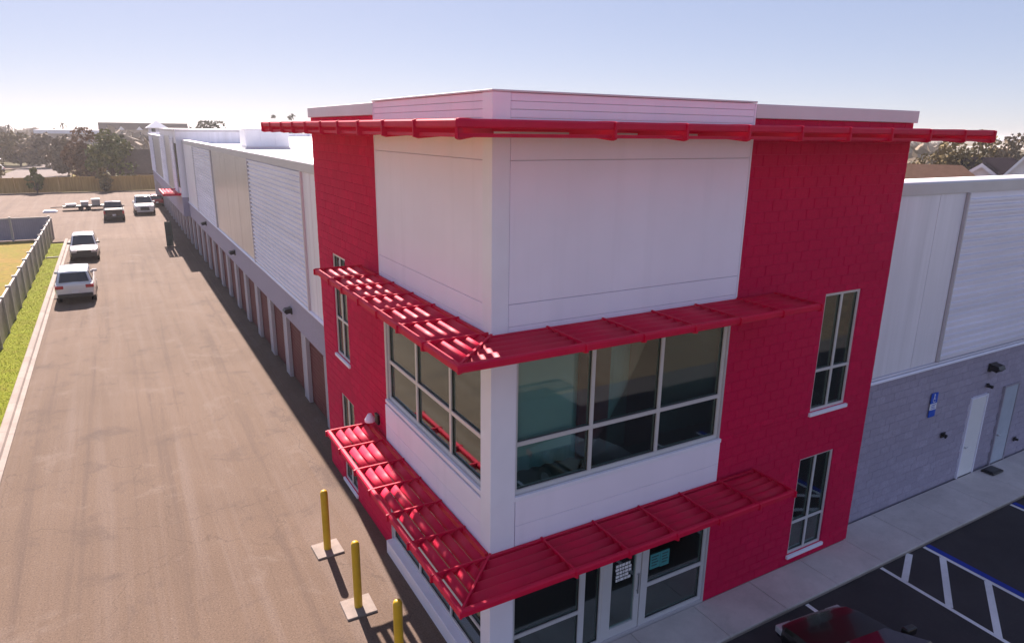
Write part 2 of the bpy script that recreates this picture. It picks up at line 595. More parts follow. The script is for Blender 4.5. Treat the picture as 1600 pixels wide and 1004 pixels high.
for i in range(len(xs) - 1):
    x0, x1 = max(1.2, xs[i]) + 0.006, xs[i + 1] - 0.006
    y1 = -0.012 if x1 < 10.9 else 0.40
    MB().box(x0, x1, -1.135, y1, -0.06, random.uniform(-0.004, 0.0)).build('paving_slab', MAT['concrete'], pave, bevel=0.012)

# verge, kerb, lawn behind the fence
structure('grass_verge', MB().box(-10.75, -9.62, -40, 64.5, -0.2, 0.06), MAT['verge'])
structure('lawn', MB().box(-60, -10.85, -40, 67.6, -0.2, 0.03), MAT['lawn'])
kerb = structure('kerb', MB().box(-9.60, -9.16, -40, 64.7, -0.2, 0.0), MAT['kerb_concrete'])
y = 6.0
while y < 64:
    L = 3.05
    mb = MB()
    prof = [(-9.60, 0.005), (-9.60, 0.135), (-9.57, 0.15), (-9.42, 0.15), (-9.36, 0.12), (-9.32, 0.03), (-9.16, 0.012), (-9.16, 0.005)]
    mb.prism(prof, y + 0.008, y + L - 0.008, lambda p, t: (p[0], t, p[1]))
    mb.build('kerb_stone', MAT['kerb_concrete'], kerb)
    y += L

# blades of grass on the verge and the lawn edge
def grass(name, x0, x1, y0, y1, n, h, mat):
    p = RNG.random((n, 2))
    x = x0 + (x1 - x0) * p[:, 0]
    yy = y0 + (y1 - y0) * p[:, 1] ** 1.5
    a = RNG.random(n) * math.tau
    hh = h * (0.5 + RNG.random(n))
    w = 0.016 + 0.02 * RNG.random(n)
    V = np.zeros((n, 3, 3))
    V[:, 0] = np.stack([x - w * np.cos(a), yy - w * np.sin(a), np.full(n, 0.02)], 1)
    V[:, 1] = np.stack([x + w * np.cos(a), yy + w * np.sin(a), np.full(n, 0.02)], 1)
    V[:, 2] = np.stack([x + hh * 0.5 * np.cos(a * 3), yy + hh * 0.5 * np.sin(a * 3), 0.05 + hh], 1)
    return tri_mesh(name, V.reshape(-1, 3), 3, mat)


def tri_mesh(name, V, k, mat, parent=None):
    me = bpy.data.meshes.new(name)
    n = len(V) // k
    me.vertices.add(len(V))
    me.vertices.foreach_set('co', V.astype(np.float32).ravel())
    me.loops.add(len(V))
    me.loops.foreach_set('vertex_index', np.arange(len(V), dtype=np.int32))
    me.polygons.add(n)
    me.polygons.foreach_set('loop_start', np.arange(0, len(V), k, dtype=np.int32))
    me.polygons.foreach_set('loop_total', np.full(n, k, dtype=np.int32))
    me.materials.append(mat)
    me.update(calc_edges=True)
    return link(name, me, parent)


MAT['blade'] = leaf('blade', ((0.17, 0.21, 0.006), (0.22, 0.27, 0.009), (0.28, 0.27, 0.02)))
g = grass('verge_grass', -10.72, -9.62, 0, 64, 46000, 0.03, MAT['blade'])
g['kind'] = 'stuff'

# neighbourhood ground beyond the wooden fence, beach and sea
structure('far_road', MB().add([(-27, 123.5, -0.02), (-12.5, 123.5, -0.02), (-13.5, 195, -0.02), (-17, 300, -0.02), (-24, 300, -0.02), (-24.5, 200, -0.02)], [(0, 1, 2, 3, 4, 5)]), MAT['street'])
structure('side_street', MB().quad((-60, 196, -0.03), (-15, 196, -0.03), (-15, 212, -0.03), (-60, 212, -0.03)), MAT['sand_lot'])
structure('yellow_lawn', MB().quad((-12.2, 150, -0.03), (-6, 150, -0.03), (-7, 186, -0.03), (-12.6, 186, -0.03)), MAT['yellow_lawn'])
structure('beach', MB().quad((600, 60, -0.1), (2000, 60, -0.1), (2600, 1000, -0.1), (780, 420, -0.1)), MAT['beach'])
structure('sea', MB().quad((1250, -1500, -0.05), (15000, -1500, -0.05), (15000, 9000, -0.05), (1250, 420, -0.05)), MAT['sea'])

# parking bay lines
def line(p, q, w, mat, name='bay_line', z=-0.116):
    p, q = Vector((p[0], p[1], 0)), Vector((q[0], q[1], 0))
    d = (q - p).normalized()
    nrm = Vector((-d.y, d.x, 0)) * w / 2
    o = MB().quad(*[(v.x, v.y, z) for v in (p - nrm, q - nrm, q + nrm, p + nrm)]).build(name, mat)
    o['kind'] = 'structure'
    return o


ya = -1.16
line((10.62, ya), (10.42, -6.9), 0.11, MAT['line_paint'])
line((12.5, ya), (12.35, -6.9), 0.11, MAT['line_paint'])
line((12.66, ya), (12.52, -6.9), 0.19, MAT['blue_paint'], 'blue_bay_line')
line((17.0, ya), (16.8, -6.9), 0.11, MAT['line_paint'])
line((17.18, ya), (17.0, -6.9), 0.2, MAT['blue_paint'], 'blue_bay_line')
line((7.75, ya), (7.55, -6.9), 0.11, MAT['line_paint'])
line((4.95, ya), (4.75, -6.9), 0.11, MAT['line_paint'])
for (p, q) in (((11.85, ya), (10.72, -1.72)), ((12.36, -1.74), (10.68, -2.80)), ((12.33, -2.84), (10.62, -3.88)),
               ((12.30, -3.96), (10.58, -5.0)), ((12.28, -5.06), (10.54, -6.1))):
    d_ = (Vector(q) - Vector(p)).normalized() * 0.10
    line((p[0] - (d_.x if p[1] < -1.2 else 0), p[1] - (d_.y if p[1] < -1.2 else 0)), (q[0] + d_.x, q[1] + d_.y), 0.155, MAT['line_paint'], 'hatch_line', z=-0.112)

# ------------------------------------------------------------------ the storage building
B = thing('storage_building', 'long two storey storage building with red and white corner tower and ribbed metal wings', 'building')
W, D, H = 10.84, 10.95, 11.0
W1, L1 = 5.57, 5.37          # white bay limits on the right and left faces
ZC1, ZC2, ZC3 = 3.10, 7.20, 10.48
SR, SL = 0.42, 0.60          # setbacks of the wings

# solid cores behind the facing pieces (tower interior stays hollow behind the glass)
WIN_R = [(8.55, 9.85, 4.10, 6.98), (8.44, 9.72, 0.27, 2.92)]
WIN_L = [(8.30, 9.58, 4.12, 7.08), (8.20, 9.45, 0.14, 2.95)]


def wall_with_holes(x0, x1, z0, z1, holes, depth0, depth1, fn):
    """solid wall cut into boxes round its holes; fn maps (u, d, z) to xyz"""
    us = sorted({x0, x1, *[h[0] for h in holes], *[h[1] for h in holes]})
    mb = MB()
    for a, b in zip(us[:-1], us[1:]):
        zs = [(z0, z1)]
        for h in holes:
            if h[0] < b - 1e-6 and h[1] > a + 1e-6:
                nz = []
                for s0, s1 in zs:
                    if h[2] > s0 + 1e-6:
                        nz.append((s0, min(s1, h[2])))
                    if h[3] < s1 - 1e-6:
                        nz.append((max(s0, h[3]), s1))
                zs = nz
        for s0, s1 in zs:
            c = [fn(u, d, z) for u in (a, b) for d in (depth0, depth1) for z in (s0, s1)]
            xs_ = [p[0] for p in c]
            ys_ = [p[1] for p in c]
            mb.box(min(xs_), max(xs_), min(ys_), max(ys_), s0, s1)
    return mb


FR = lambda u, d, z: (u, d, z)       # right face: u along x, d inwards (+y)
FL = lambda u, d, z: (d, u, z)       # left face: u along y, d inwards (+x)

wr = wall_with_holes(W1, W, -0.1, 10.72, WIN_R, 0.012, 0.30, FR).build('red_block_wall', MAT['red_joint'], B)
wl = wall_with_holes(L1, D, -0.1, 10.72, WIN_L, 0.012, 0.30, FL).build('red_block_wall', MAT['red_joint'], B)
wl2 = MB().box(W - 0.3, W - 0.022, 0.30, D, -0.1, 10.72).build('side_wall', MAT['red_joint'], B)
MB().box(0.3, W - 0.3, D - 0.3, D, -0.1, 10.72).build('rear_wall', MAT['red_joint'], B)

# concrete blocks
BL, BH, J = 0.43, 0.2233, 0.0035
PIX = 1066.86
pieces = []


def lay(u0, u1, holes, face, wallpart):
    rows = int(10.72 / BH)
    for k in range(rows):
        za, zb = k * BH, (k + 1) * BH
        cuts = [za, zb]
        for h in holes:
            for zc in (h[2], h[3]):
                if za + 0.03 < zc < zb - 0.03:
                    cuts.append(zc)
        cuts.sort()
        for z0, z1 in zip(cuts[:-1], cuts[1:]):
            zm = (z0 + z1) / 2
            spans = [(u0, u1)]
            for h in holes:
                if h[2] < zm < h[3]:
                    ns = []
                    for a, b in spans:
                        if h[0] > a:
                            ns.append((a, min(b, h[0])))
                        if h[1] < b:
                            ns.append((max(a, h[1]), b))
                    spans = ns
            for a, b in spans:
                e = u0 - (BL / 2 if k % 2 else 0)
                while e < b:
                    p, q = max(e, a), min(e + BL, b)
                    if q - p > 0.05:
                        c = Vector(face((p + q) / 2, 0, zm))
                        d = c - CAM_O
                        n = Vector((0, -1, 0)) if face is FR else Vector((-1, 0, 0))
                        area = (q - p) * (z1 - z0) * max(0, -d.normalized().dot(n)) / d.length_squared
                        pieces.append((area, p, q, z0, z1, face, wallpart))
                    e += BL


lay(W1, W, WIN_R, FR, wr)
lay(L1, D, WIN_L, FL, wl)
pieces.sort(key=lambda t: -t[0])
cache = {}


def block_shape(mb, p, q, z0, z1, face, out, o=(0, 0, 0)):
    c = 0.005
    pts = []
    for d, ins in ((0.03, 0.0), (c - out, 0.0), (-out, c)):
        for (u, z) in ((p + J + ins, z0 + J + ins), (q - J - ins, z0 + J + ins), (q - J - ins, z1 - J - ins), (p + J + ins, z1 - J - ins)):
            w = face(u, d, z)
            pts.append((w[0] - o[0], w[1] - o[1], w[2] - o[2]))
    fs = []
    for r in (0, 4):
        for i in range(4):
            j = (i + 1) % 4
            fs.append((r + i, r + j, r + 4 + j, r + 4 + i))
    fs.append((8, 9, 10, 11))
    if face is FL:
        fs = [f[::-1] for f in fs]
    mb.add(pts, fs)


rest = {wr.name: MB(), wl.name: MB()}
for i, (area, p, q, z0, z1, face, wp) in enumerate(pieces):
    if i < 300:
        key = (round(q - p, 2), round(z1 - z0, 3), face is FR)
        o = face(p, 0, z0)
        if key not in cache:
            mb = MB()
            block_shape(mb, p, q, z0, z1, face, 0.0, o)
            cache[key] = mb.mesh('block', MAT['red_block'])
        ob = link('block', cache[key], wp)
        t = random.uniform(-0.003, 0.002)
        ob.location = face(p, t, z0)
    else:
        block_shape(rest[wp.name], p, q, z0, z1, face, random.uniform(-0.002, 0.003))
for wp in (wr, wl):
    ro = rest[wp.name].build('block_courses', MAT['red_block'], wp)
    ro['kind'] = 'stuff'

# white corner bay: wall panels with recessed joints on both faces
bayR = [(0.45, 5.53, 4.12, 7.0), (0.45, 5.53, 0.06, 2.98)]
bayL = [(0.33, 5.26, 4.20, 7.0), (0.33, 5.33, 0.12, 2.98)]
wall_with_holes(0.29, W1, -0.1, 10.98, bayR, 0.0, 0.28, FR).build('bay_wall', MAT['coping'], B)
wall_with_holes(0.003, L1, -0.1, 10.98, bayL, 0.0, 0.28, FL).build('bay_wall', MAT['coping'], B)
RG = [(2.985, 3.522), (3.528, 4.04), (7.02, 7.302), (7.308, 7.684), (7.692, 9.986), (9.994, 10.402), (10.408, 10.622), (10.628, 10.747), (10.753, 10.867), (10.873, 10.99)]
for (z0, z1) in RG:
    lo = 0.46 if z1 < 5 else 0.27
    MB().box(lo, W1 - 0.004, -0.045, -0.002, z0, z1).build('wall_panel', MAT['white_panel'], B, bevel=0.005)
    MB().box(-0.045, -0.002, (0.34 if z1 < 5 else 0.27), L1 - 0.004, z0, z1).build('wall_panel', MAT['white_panel'], B, bevel=0.005)
# corner trim: an L-shaped post that wraps the edge
for (z0, z1, a) in ((-0.1, 7.14, 0.44), (7.15, 10.995, 0.26)):
    b = 0.32 if a > 0.3 else 0.26
    mb = MB()
    prof = [(-0.06, -0.06), (a, -0.06), (a, 0.02), (0.02, 0.02), (0.02, b), (-0.06, b)]
    mb.prism(prof, z0, z1, lambda p, t: (p[0], p[1], t))
    mb.build('corner_trim', MAT['white_trim'], B, bevel=0.008)
for (x0, x1, y0, y1, z0, z1) in ((W1 - 0.002, W1 + 0.035, -0.055, 0.02, 7.2, 10.99), (-0.055, 0.02, L1 - 0.002, L1 + 0.035, 7.2, 10.99)):
    MB().box(x0, x1, y0, y1, z0, z1).build('edge_trim', MAT['white_trim'], B)
# copings
MB().box(W1 + 0.04, W + 0.06, -0.06, 0.34, 10.722, 10.985).build('coping', MAT['coping'], B, bevel=0.01)
MB().box(-0.06, 0.34, L1 + 0.04, D + 0.06, 10.722, 10.985).build('coping', MAT['coping'], B, bevel=0.01)
MB().box(W - 0.34, W + 0.06, 0.345, D + 0.06, 10.722, 10.985).build('coping', MAT['coping'], B, bevel=0.01)
MB().box(0.345, W - 0.345, D - 0.34, D + 0.06, 10.722, 10.985).build('coping', MAT['coping'], B, bevel=0.01)
mb = MB()
mb.box(-0.075, W1 + 0.03, -0.075, 0.30, 10.996, 11.03)
mb.box(-0.075, 0.30, 0.303, L1 + 0.03, 10.996, 11.03)
mb.build('parapet_cap', MAT['coping'], B, bevel=0.008)
MB().box(0.34, W - 0.345, 0.34, D - 0.345, 10.2, 10.3).build('tower_roof', MAT['roof'], B)


# ---- windows
def window(u0, u1, z0, z1, mulls, rails, face, sill=True, bar=0.065, d=0.09, name='window', skip=()):
    """frame part with panes and a sill as sub-parts"""
    fm = MB()

    def bx(a, b, c, e, da, db, m=fm):
        p, q = face(a, da, c), face(b, db, e)
        m.box(min(p[0], q[0]), max(p[0], q[0]), min(p[1], q[1]), max(p[1], q[1]), c, e)
    ds, de = d - 0.05, d + 0.06
    bx(u0, u1, z0, z0 + bar, ds, de)
    bx(u0, u1, z1 - bar, z1, ds, de)
    bx(u0, u0 + bar, z0 + bar, z1 - bar, ds, de)
    bx(u1 - bar, u1, z0 + bar, z1 - bar, ds, de)
    ue = [u0 + bar] + [v for m_ in mulls for v in (m_ - bar / 2, m_ + bar / 2)] + [u1 - bar]
    for m_ in mulls:
        bx(m_ - bar / 2, m_ + bar / 2, z0 + bar, z1 - bar, ds, de)
    for i in range(0, len(ue), 2):
        for rz in rails:
            bx(ue[i], ue[i + 1], rz - bar / 2, rz + bar / 2, ds + 0.004, de - 0.004)
    fo = fm.build(name, MAT['frame'], B)
    ze = [z0 + bar] + [v for r in rails for v in (r - bar / 2, r + bar / 2)] + [z1 - bar]
    for i in range(0, len(ue), 2):
        for j in range(0, len(ze), 2):
            g_ = MB()
            e = 0.012
            bx(ue[i] - e, ue[i + 1] + e, ze[j] - e, ze[j + 1] + e, d, d + 0.012, g_)
            g_.build('pane', MAT['glass'], fo)
            # dark rubber gasket round the pane
            k = MB()
            for (a, b, c, e2) in ((ue[i], ue[i + 1], ze[j], ze[j] + 0.014), (ue[i], ue[i + 1], ze[j + 1] - 0.014, ze[j + 1]),
                                  (ue[i], ue[i] + 0.014, ze[j] + 0.014, ze[j + 1] - 0.014), (ue[i + 1] - 0.014, ue[i + 1], ze[j] + 0.014, ze[j + 1] - 0.014)):
                bx(a, b, c, e2, d - 0.02, d - 0.002, k)
            k.build('gasket', MAT['black'], fo)
    if sill:
        s_ = MB()
        bx(u0 - 0.05, u1 + 0.05, z0 - 0.09, z0 - 0.004, -0.055, d + 0.05, s_)
        s_.build('sill', MAT['white_trim'], fo, bevel=0.008)
    return fo


window(0.45, 5.53, 4.12, 7.0, [2.14, 3.80], [5.09], FR, sill=True, bar=0.08)
window(0.33, 5.26, 4.20, 7.0, [1.80, 3.52], [5.16], FL, sill=True, bar=0.08)
for h in WIN_R:
    window(*h, [(h[0] + h[1]) / 2], [5.12 if h[2] > 3 else 1.14], FR)
for h in WIN_L:
    window(*h, [(h[0] + h[1]) / 2], [5.22 if h[2] > 3 else 1.2], FL)
# storefront
window(0.45, 2.12, 0.06, 2.98, [], [1.02], FR, sill=False, bar=0.08, name='storefront_window')
window(2.12, 2.62, 0.06, 2.98, [], [], FR, sill=False, bar=0.06, name='storefront_window')
sfr = window(3.76, 5.53, 0.06, 2.98, [], [1.02], FR, sill=False, bar=0.09, name='storefront_window')
window(0.33, 5.33, 0.36, 2.98, [1.9, 3.6], [1.06], FL, sill=False, bar=0.07, name='storefront_window')
MB().box(-0.16, 0.20, 0.40, L1 - 0.03, -0.05, 0.352).build('bulkhead', MAT['white_trim'], B, bevel=0.01)
# glazed entrance door
df = MB()
df.box(2.62, 2.72, 0.03, 0.16, 0.0, 2.98)
df.box(3.66, 3.76, 0.03, 0.16, 0.0, 2.98)
df.box(2.72, 3.66, 0.03, 0.16, 2.42, 2.98)
door_frame = df.build('door_frame', MAT['frame'], B)
dl = MB()
dl.box(2.735, 2.87, 0.05, 0.12, 0.02, 2.40)
dl.box(3.51, 3.645, 0.05, 0.12, 0.02, 2.40)
dl.box(2.87, 3.51, 0.05, 0.12, 0.02, 0.26)
dl.box(2.87, 3.51, 0.05, 0.12, 2.25, 2.40)
door = dl.build('entrance_door', MAT['frame'], B)
MB().box(2.86, 3.52, 0.082, 0.092, 0.25, 2.26).build('pane', MAT['glass'], door)
MB().tube((3.56, 0.0, 0.95), (3.56, 0.0, 1.45), 0.016).tube((3.56, 0.06, 1.0), (3.56, 0.0, 1.0), 0.012).tube((3.56, 0.06, 1.4), (3.56, 0.0, 1.4), 0.012).build('handle', MAT['chrome'], door)
# white opening-hours print on the door glass: rows of short dashes
dc = MB()
random.seed(3)
for r in range(5):
    z = 1.74 - r * 0.085
    x = 2.98 + random.uniform(0, 0.03)
    while x < 3.34:
        w = random.uniform(0.03, 0.10)
        dc.box(x, min(x + w, 3.40), 0.072, 0.076, z - 0.03, z + 0.03)
        x += w + 0.018
dc.build('door_print', MAT['print_white'], door)
dc = MB()
for x in (2.98, 3.06, 3.15, 3.26, 3.34):
    dc.box(x, x + 0.06, 0.072, 0.076, 1.92, 1.985)
dc.build('door_print', MAT['print_white'], door)
MB().box(3.92, 4.20, 0.070, 0.074, 1.36, 1.72).build('teal_notice', MAT['teal_paper'], sfr)
MB().box(4.21, 4.46, 0.070, 0.074, 1.34, 1.72).build('teal_notice', MAT['teal_paper'], sfr)
dc = MB()
for r in range(4):
    dc.box(4.25, 4.42 - 0.03 * (r % 2), 0.066, 0.069, 1.64 - r * 0.07, 1.665 - r * 0.07)
    dc.box(3.96, 4.15 - 0.04 * (r % 2), 0.066, 0.069, 1.64 - r * 0.07, 1.665 - r * 0.07)
dc.build('notice_print', MAT['print_dark'], sfr)['kind'] = 'stuff'

# ---- rooms behind the glass
MB().box(0.30, W - 0.31, 0.30, D - 0.31, -0.12, 0.02).build('ground_floor', MAT['interior_floor'], B)
MB().box(0.30, W - 0.31, 0.30, D - 0.31, 3.25, 3.95).build('upper_floor', MAT['interior_floor'], B)
MB().box(0.30, W - 0.31, 0.30, D - 0.31, 7.12, 7.25).build('ceiling', MAT['interior'], B)
mb = MB()
prof = [(x, 1.0 + (0.0 if i % 4 in (0, 3) else 0.05)) for i, x in enumerate(np.arange(0.55, 7.9, 0.07))]
mb.strip(prof, 3.96, 7.11, lambda p, t: (p[0], p[1], t))
mb.build('corridor_wall', MAT['interior'], B)
for x0 in (2.45, 3.75, 6.4):
    MB().box(x0, x0 + 0.75, 0.88, 0.96, 3.96, 6.9).build('unit_door', MAT['interior_red'], B)
for (x0, x1) in ((0.62, 1.75), (3.95, 5.42)):
    prof = []
    x = x0
    while x < x1:
        prof += [(x, 0.23), (x + 0.055, 0.19), (x + 0.062, 0.25)]
        x += 0.075
    MB().strip(prof, 4.75 if x0 < 1 else 5.2, 6.98, lambda p, t: (p[0], p[1], t)).build('blind', MAT['blind'], B)
MB().box(7.9, 8.05, 0.31, 1.99, 3.96, 7.11).build('partition', MAT['interior'], B)
MB().box(0.35, 8.0, 6.0, 6.1, 0.03, 3.24).build('office_wall', MAT['interior'], B)
MB().box(7.9, 8.05, 0.31, 5.99, 0.03, 3.24).build('partition', MAT['interior_red'], B)
MB().box(2.2, 5.0, 3.6, 4.3, 0.03, 1.1).box(2.1, 5.1, 3.5, 4.4, 1.1, 1.16).build('counter', MAT['print_dark'], B, bevel=0.01)
st = thing('shelf_rack', 'rack of tan planks behind the upper right window of the red wall', 'rack', (0, 0, 0))
for k in range(5):
    MB().box(8.3, 10.2, 0.5, 1.2, 5.6 + 0.32 * k, 5.75 + 0.32 * k).build('plank', MAT['cardboard'], st, bevel=0.01)
MB().box(8.22, 8.29, 0.5, 1.2, 3.96, 7.1).box(10.21, 10.28, 0.5, 1.2, 3.96, 7.1).build('upright', MAT['grille'], st)


# ---- sun shade canopies: arms, four aerofoil blades a bay, a front tube
def blade_prof(w, th, tilt):
    pts = []
    for i in range(10):
        a = math.tau * i / 10
        x, z = math.cos(a) * w / 2, math.sin(a) * th / 2
        pts.append((x * math.cos(tilt) - z * math.sin(tilt), x * math.sin(tilt) + z * math.cos(tilt)))
    return pts


def canopy(zt, dep, armsL, armsR, nb, bw, tilt, zh, lower=False):
    """zt: top of front tube; the shade wraps the corner, mitred on the diagonal"""
    root = MB()
    yL, xR = armsL[0], armsR[-1]
    # wall tubes
    root.box(-0.13, -0.062, 0.0, yL, zt - 0.16, zt - 0.02)
    root.box(0.0, xR, -0.13, -0.062, zt - 0.16, zt - 0.02)
    root.box(-0.13, -0.001, -0.13, -0.062, zt - 0.16, zt - 0.02)
    o = root.build('sunshade_canopy', MAT['red_metal'], B, bevel=0.008)
    # front tubes
    pr = [(-0.055, -zh + 0.02), (-0.03, -zh), (0.03, -zh), (0.05, -zh + 0.02), (0.05, -0.02), (0.03, 0), (-0.03, 0), (-0.055, -0.025)]
    MB().prism(pr, -dep, yL, lambda p, t: (-dep + p[0], t if t > 0 else -dep + p[0], zt + p[1])).build('front_tube', MAT['red_metal'], o, smooth=False)
    MB().prism(pr, -dep, xR, lambda p, t: (t if t > 0 else -dep + p[0], -dep + p[0], zt + p[1])).build('front_tube', MAT['red_metal'], o)
    if lower:      # second, thinner rail under the front tube
        MB().prism([(0.0, -0.235), (0.035, -0.235), (0.035, -0.185), (0.0, -0.185)], -dep, yL, lambda p, t: (-dep + p[0], t if t > 0 else -dep + p[0], zt + p[1])).build('lower_rail', MAT['red_metal'], o)
        MB().prism([(0.0, -0.235), (0.035, -0.235), (0.035, -0.185), (0.0, -0.185)], -dep, xR, lambda p, t: (t if t > 0 else -dep + p[0], -dep + p[0], zt + p[1])).build('lower_rail', MAT['red_metal'], o)
    za_ = 0.12 if lower else 0.0
    # arms
    ap = [(0.0, -0.19), (0.0, 0.004), (dep - 0.25, 0.010), (dep - 0.03, 0.006), (dep + 0.028, -0.01), (dep + 0.028, -zh - 0.008 - za_), (dep - 0.05, -zh - 0.03 - za_), (dep - 0.3, -0.13 - za_)]
    for ya_ in armsL:
        MB().prism(ap, ya_ - 0.018, ya_ + 0.018, lambda p, t: (-0.06 - p[0], t, zt + p[1])).build('support_arm', MAT['red_metal'], o)
    for xa in armsR:
        MB().prism(ap, xa - 0.018, xa + 0.018, lambda p, t: (t, -0.06 - p[0], zt + p[1])).build('support_arm', MAT['red_metal'], o)
    # mitre arm on the diagonal
    s2 = math.sqrt(2)
    MB().prism(ap, -0.02, 0.02, lambda p, t: (-0.05 - p[0] * 0.965 - t / s2, -0.05 - p[0] * 0.965 + t / s2, zt + p[1])).build('support_arm', MAT['red_metal'], o)
    # blades
    for k in range(nb):
        c = 0.18 + (dep - 0.28) * (k + 0.5) / nb
        pf = blade_prof(bw, 0.034, tilt)
        segL = [a for a in armsL if a > -c + 0.1] + [-c]
        for a, b in zip(segL[:-1], segL[1:]):
            last = b == -c
            MB().prism(pf, 0, 1, lambda p, t: (-c - p[0], (a - 0.03) if t == 0 else ((-c - p[0] + 0.03) if last else b + 0.03), zt - 0.055 + p[1])).build('louver_blade', MAT['red_metal'], o, smooth=True)
        segR = [-c] + [a for a in armsR if a > -c + 0.1]
        for a, b in zip(segR[:-1], segR[1:]):
            first = a == -c
            MB().prism(pf, 0, 1, lambda p, t: (((-c - p[0] + 0.03) if first else a + 0.03) if t == 0 else b - 0.03, -c - p[0], zt - 0.055 + p[1])).build('louver_blade', MAT['red_metal'], o, smooth=True)
    return o


TL = math.radians(-27)
canopy(3.15, 1.16, [6.45, 5.33, 4.14, 3.14, 2.05, 0.95, -0.12], [1.02, 2.2, 3.35, 4.45, 5.6, 6.68], 4, 0.18, TL, 0.13)
canopy(7.24, 1.16, [6.60, 5.41, 4.41, 3.30, 2.22, 1.16, 0.05], [1.02, 2.2, 3.35, 4.45, 5.6, 6.70], 4, 0.18, TL, 0.13)
canopy(10.58, 1.16, [11.58, 10.5, 9.1, 7.87, 6.63, 5.32, 4.07, 2.8, 1.51, 0.16], [1.36, 2.77, 4.16, 5.49, 6.83, 8.12, 9.42, 10.71, 11.9], 4, 0.18, TL, 0.12, True)


# ---- left wing
YE = 112.0
MB().box(SL + 0.03, 25, D + 0.01, YE, 8.90, 9.0).build('flat_roof', MAT['roof'], B)
MB().box(W + 0.01, 60, SR + 0.425, SR + 1.1, 9.20, 9.325).build('flat_roof', MAT['roof'], B)
MB().box(SL + 0.35, 25, YE - 0.3, YE, 9.0, 9.55).build('rear_parapet', MAT['smooth_white'], B)
MB().box(W + 0.01, 60, SR + 0.8, SR + 1.09, -0.1, 9.19).build('rear_wall', MAT['smooth_white'], B)
MB().box(24.8, 25.1, D + 0.01, YE, -0.1, 9.4).build('rear_wall', MAT['smooth_white'], B)
# upper wall sheets, one part per bay of cladding
def ribs(name, y0, y1, x, z0, z1, pitch=0.19, dp=0.065, mat='corrugated', parent=B, plane='x'):
    prof = []
    z = z0
    while z < z1 - pitch:
        prof += [(0, z), (0, z + pitch * 0.38), (-dp, z + pitch * 0.5), (-dp, z + pitch * 0.88)]
        z += pitch
    prof += [(0, z), (0, z1)]
    fn = (lambda p, t: (x + p[0], t, p[1])) if plane == 'x' else (lambda p, t: (t, x + p[0], p[1]))
    if plane == 'x':
        return MB().strip(prof, y1, y0, fn).build(name, MAT[mat], parent)
    return MB().strip(prof, y0, y1, fn).build(name, MAT[mat], parent)


def seam_panels(y0, y1, x, z0, z1, step, mat, plane='x'):
    n = max(1, round((y1 - y0) / step))
    for i in range(n):
        a, b = y0 + (y1 - y0) * i / n + 0.006, y0 + (y1 - y0) * (i + 1) / n - 0.006
        t = random.uniform(-0.004, 0.004)
        m = MB()
        if plane == 'x':
            m.box(x + t, x + 0.05, a, b, z0, z1)
        else:
            m.box(a, b, x + t, max(x + 0.05, SR + 0.05), z0, z1)
        m.build('wall_sheet', MAT[mat], B)


ZT = 3.94
MB().box(SL + 0.06, SL + 0.3, D + 0.01, 57.9, ZT, 8.9).build('upper_wall', MAT['dark_gap'], B)
MB().box(SL + 0.06, SL + 0.3, 78.1, YE, ZT, 8.9).build('upper_wall', MAT['dark_gap'], B)
seam_panels(11.0, 15.0, SL, 4.05, 9.0, 1.0, 'smooth_white')
ribs('corrugated_sheet', 15.08, 25.62, SL, 4.05, 9.0)
seam_panels(25.75, 39.2, SL, 4.05, 9.0, 0.96, 'flat_silver')
ribs('corrugated_sheet', 39.35, 49.9, SL, 4.05, 9.0)
seam_panels(50.0, 57.8, SL, 4.05, 9.0, 1.3, 'smooth_white')
ribs('corrugated_sheet', 78.2, 88.0, SL, 4.05, 9.0)
seam_panels(88.1, 102.0, SL, 4.05, 9.0, 1.3, 'flat_silver')
ribs('corrugated_sheet', 102.1, 112.0, SL, 4.05, 9.0)
for yy in (15.04, 25.68, 39.28, 49.95):
    MB().box(SL - 0.08, SL + 0.05, yy - 0.05, yy + 0.05, 4.05, 9.0).build('joint_trim', MAT['coping'], B)
fascia = [(-0.06, 9.0), (-0.06, 9.30), (-0.03, 9.33), (0.42, 9.33), (0.42, 9.02), (0.05, 9.0)]
MB().prism(fascia, D + 0.01, 57.9, lambda p, t: (SL + p[0], t, p[1])).build('roof_fascia', MAT['coping'], B)
MB().prism(fascia, 78.1, YE, lambda p, t: (SL + p[0], t, p[1])).build('roof_fascia', MAT['coping'], B)
MB().prism([(-0.07, 3.95), (-0.07, 4.0), (-0.03, 4.045), (0.05, 4.045), (0.05, 3.95)], D + 0.01, YE, lambda p, t: (SL + p[0], t, p[1])).build('flashing', MAT['white_trim'], B)

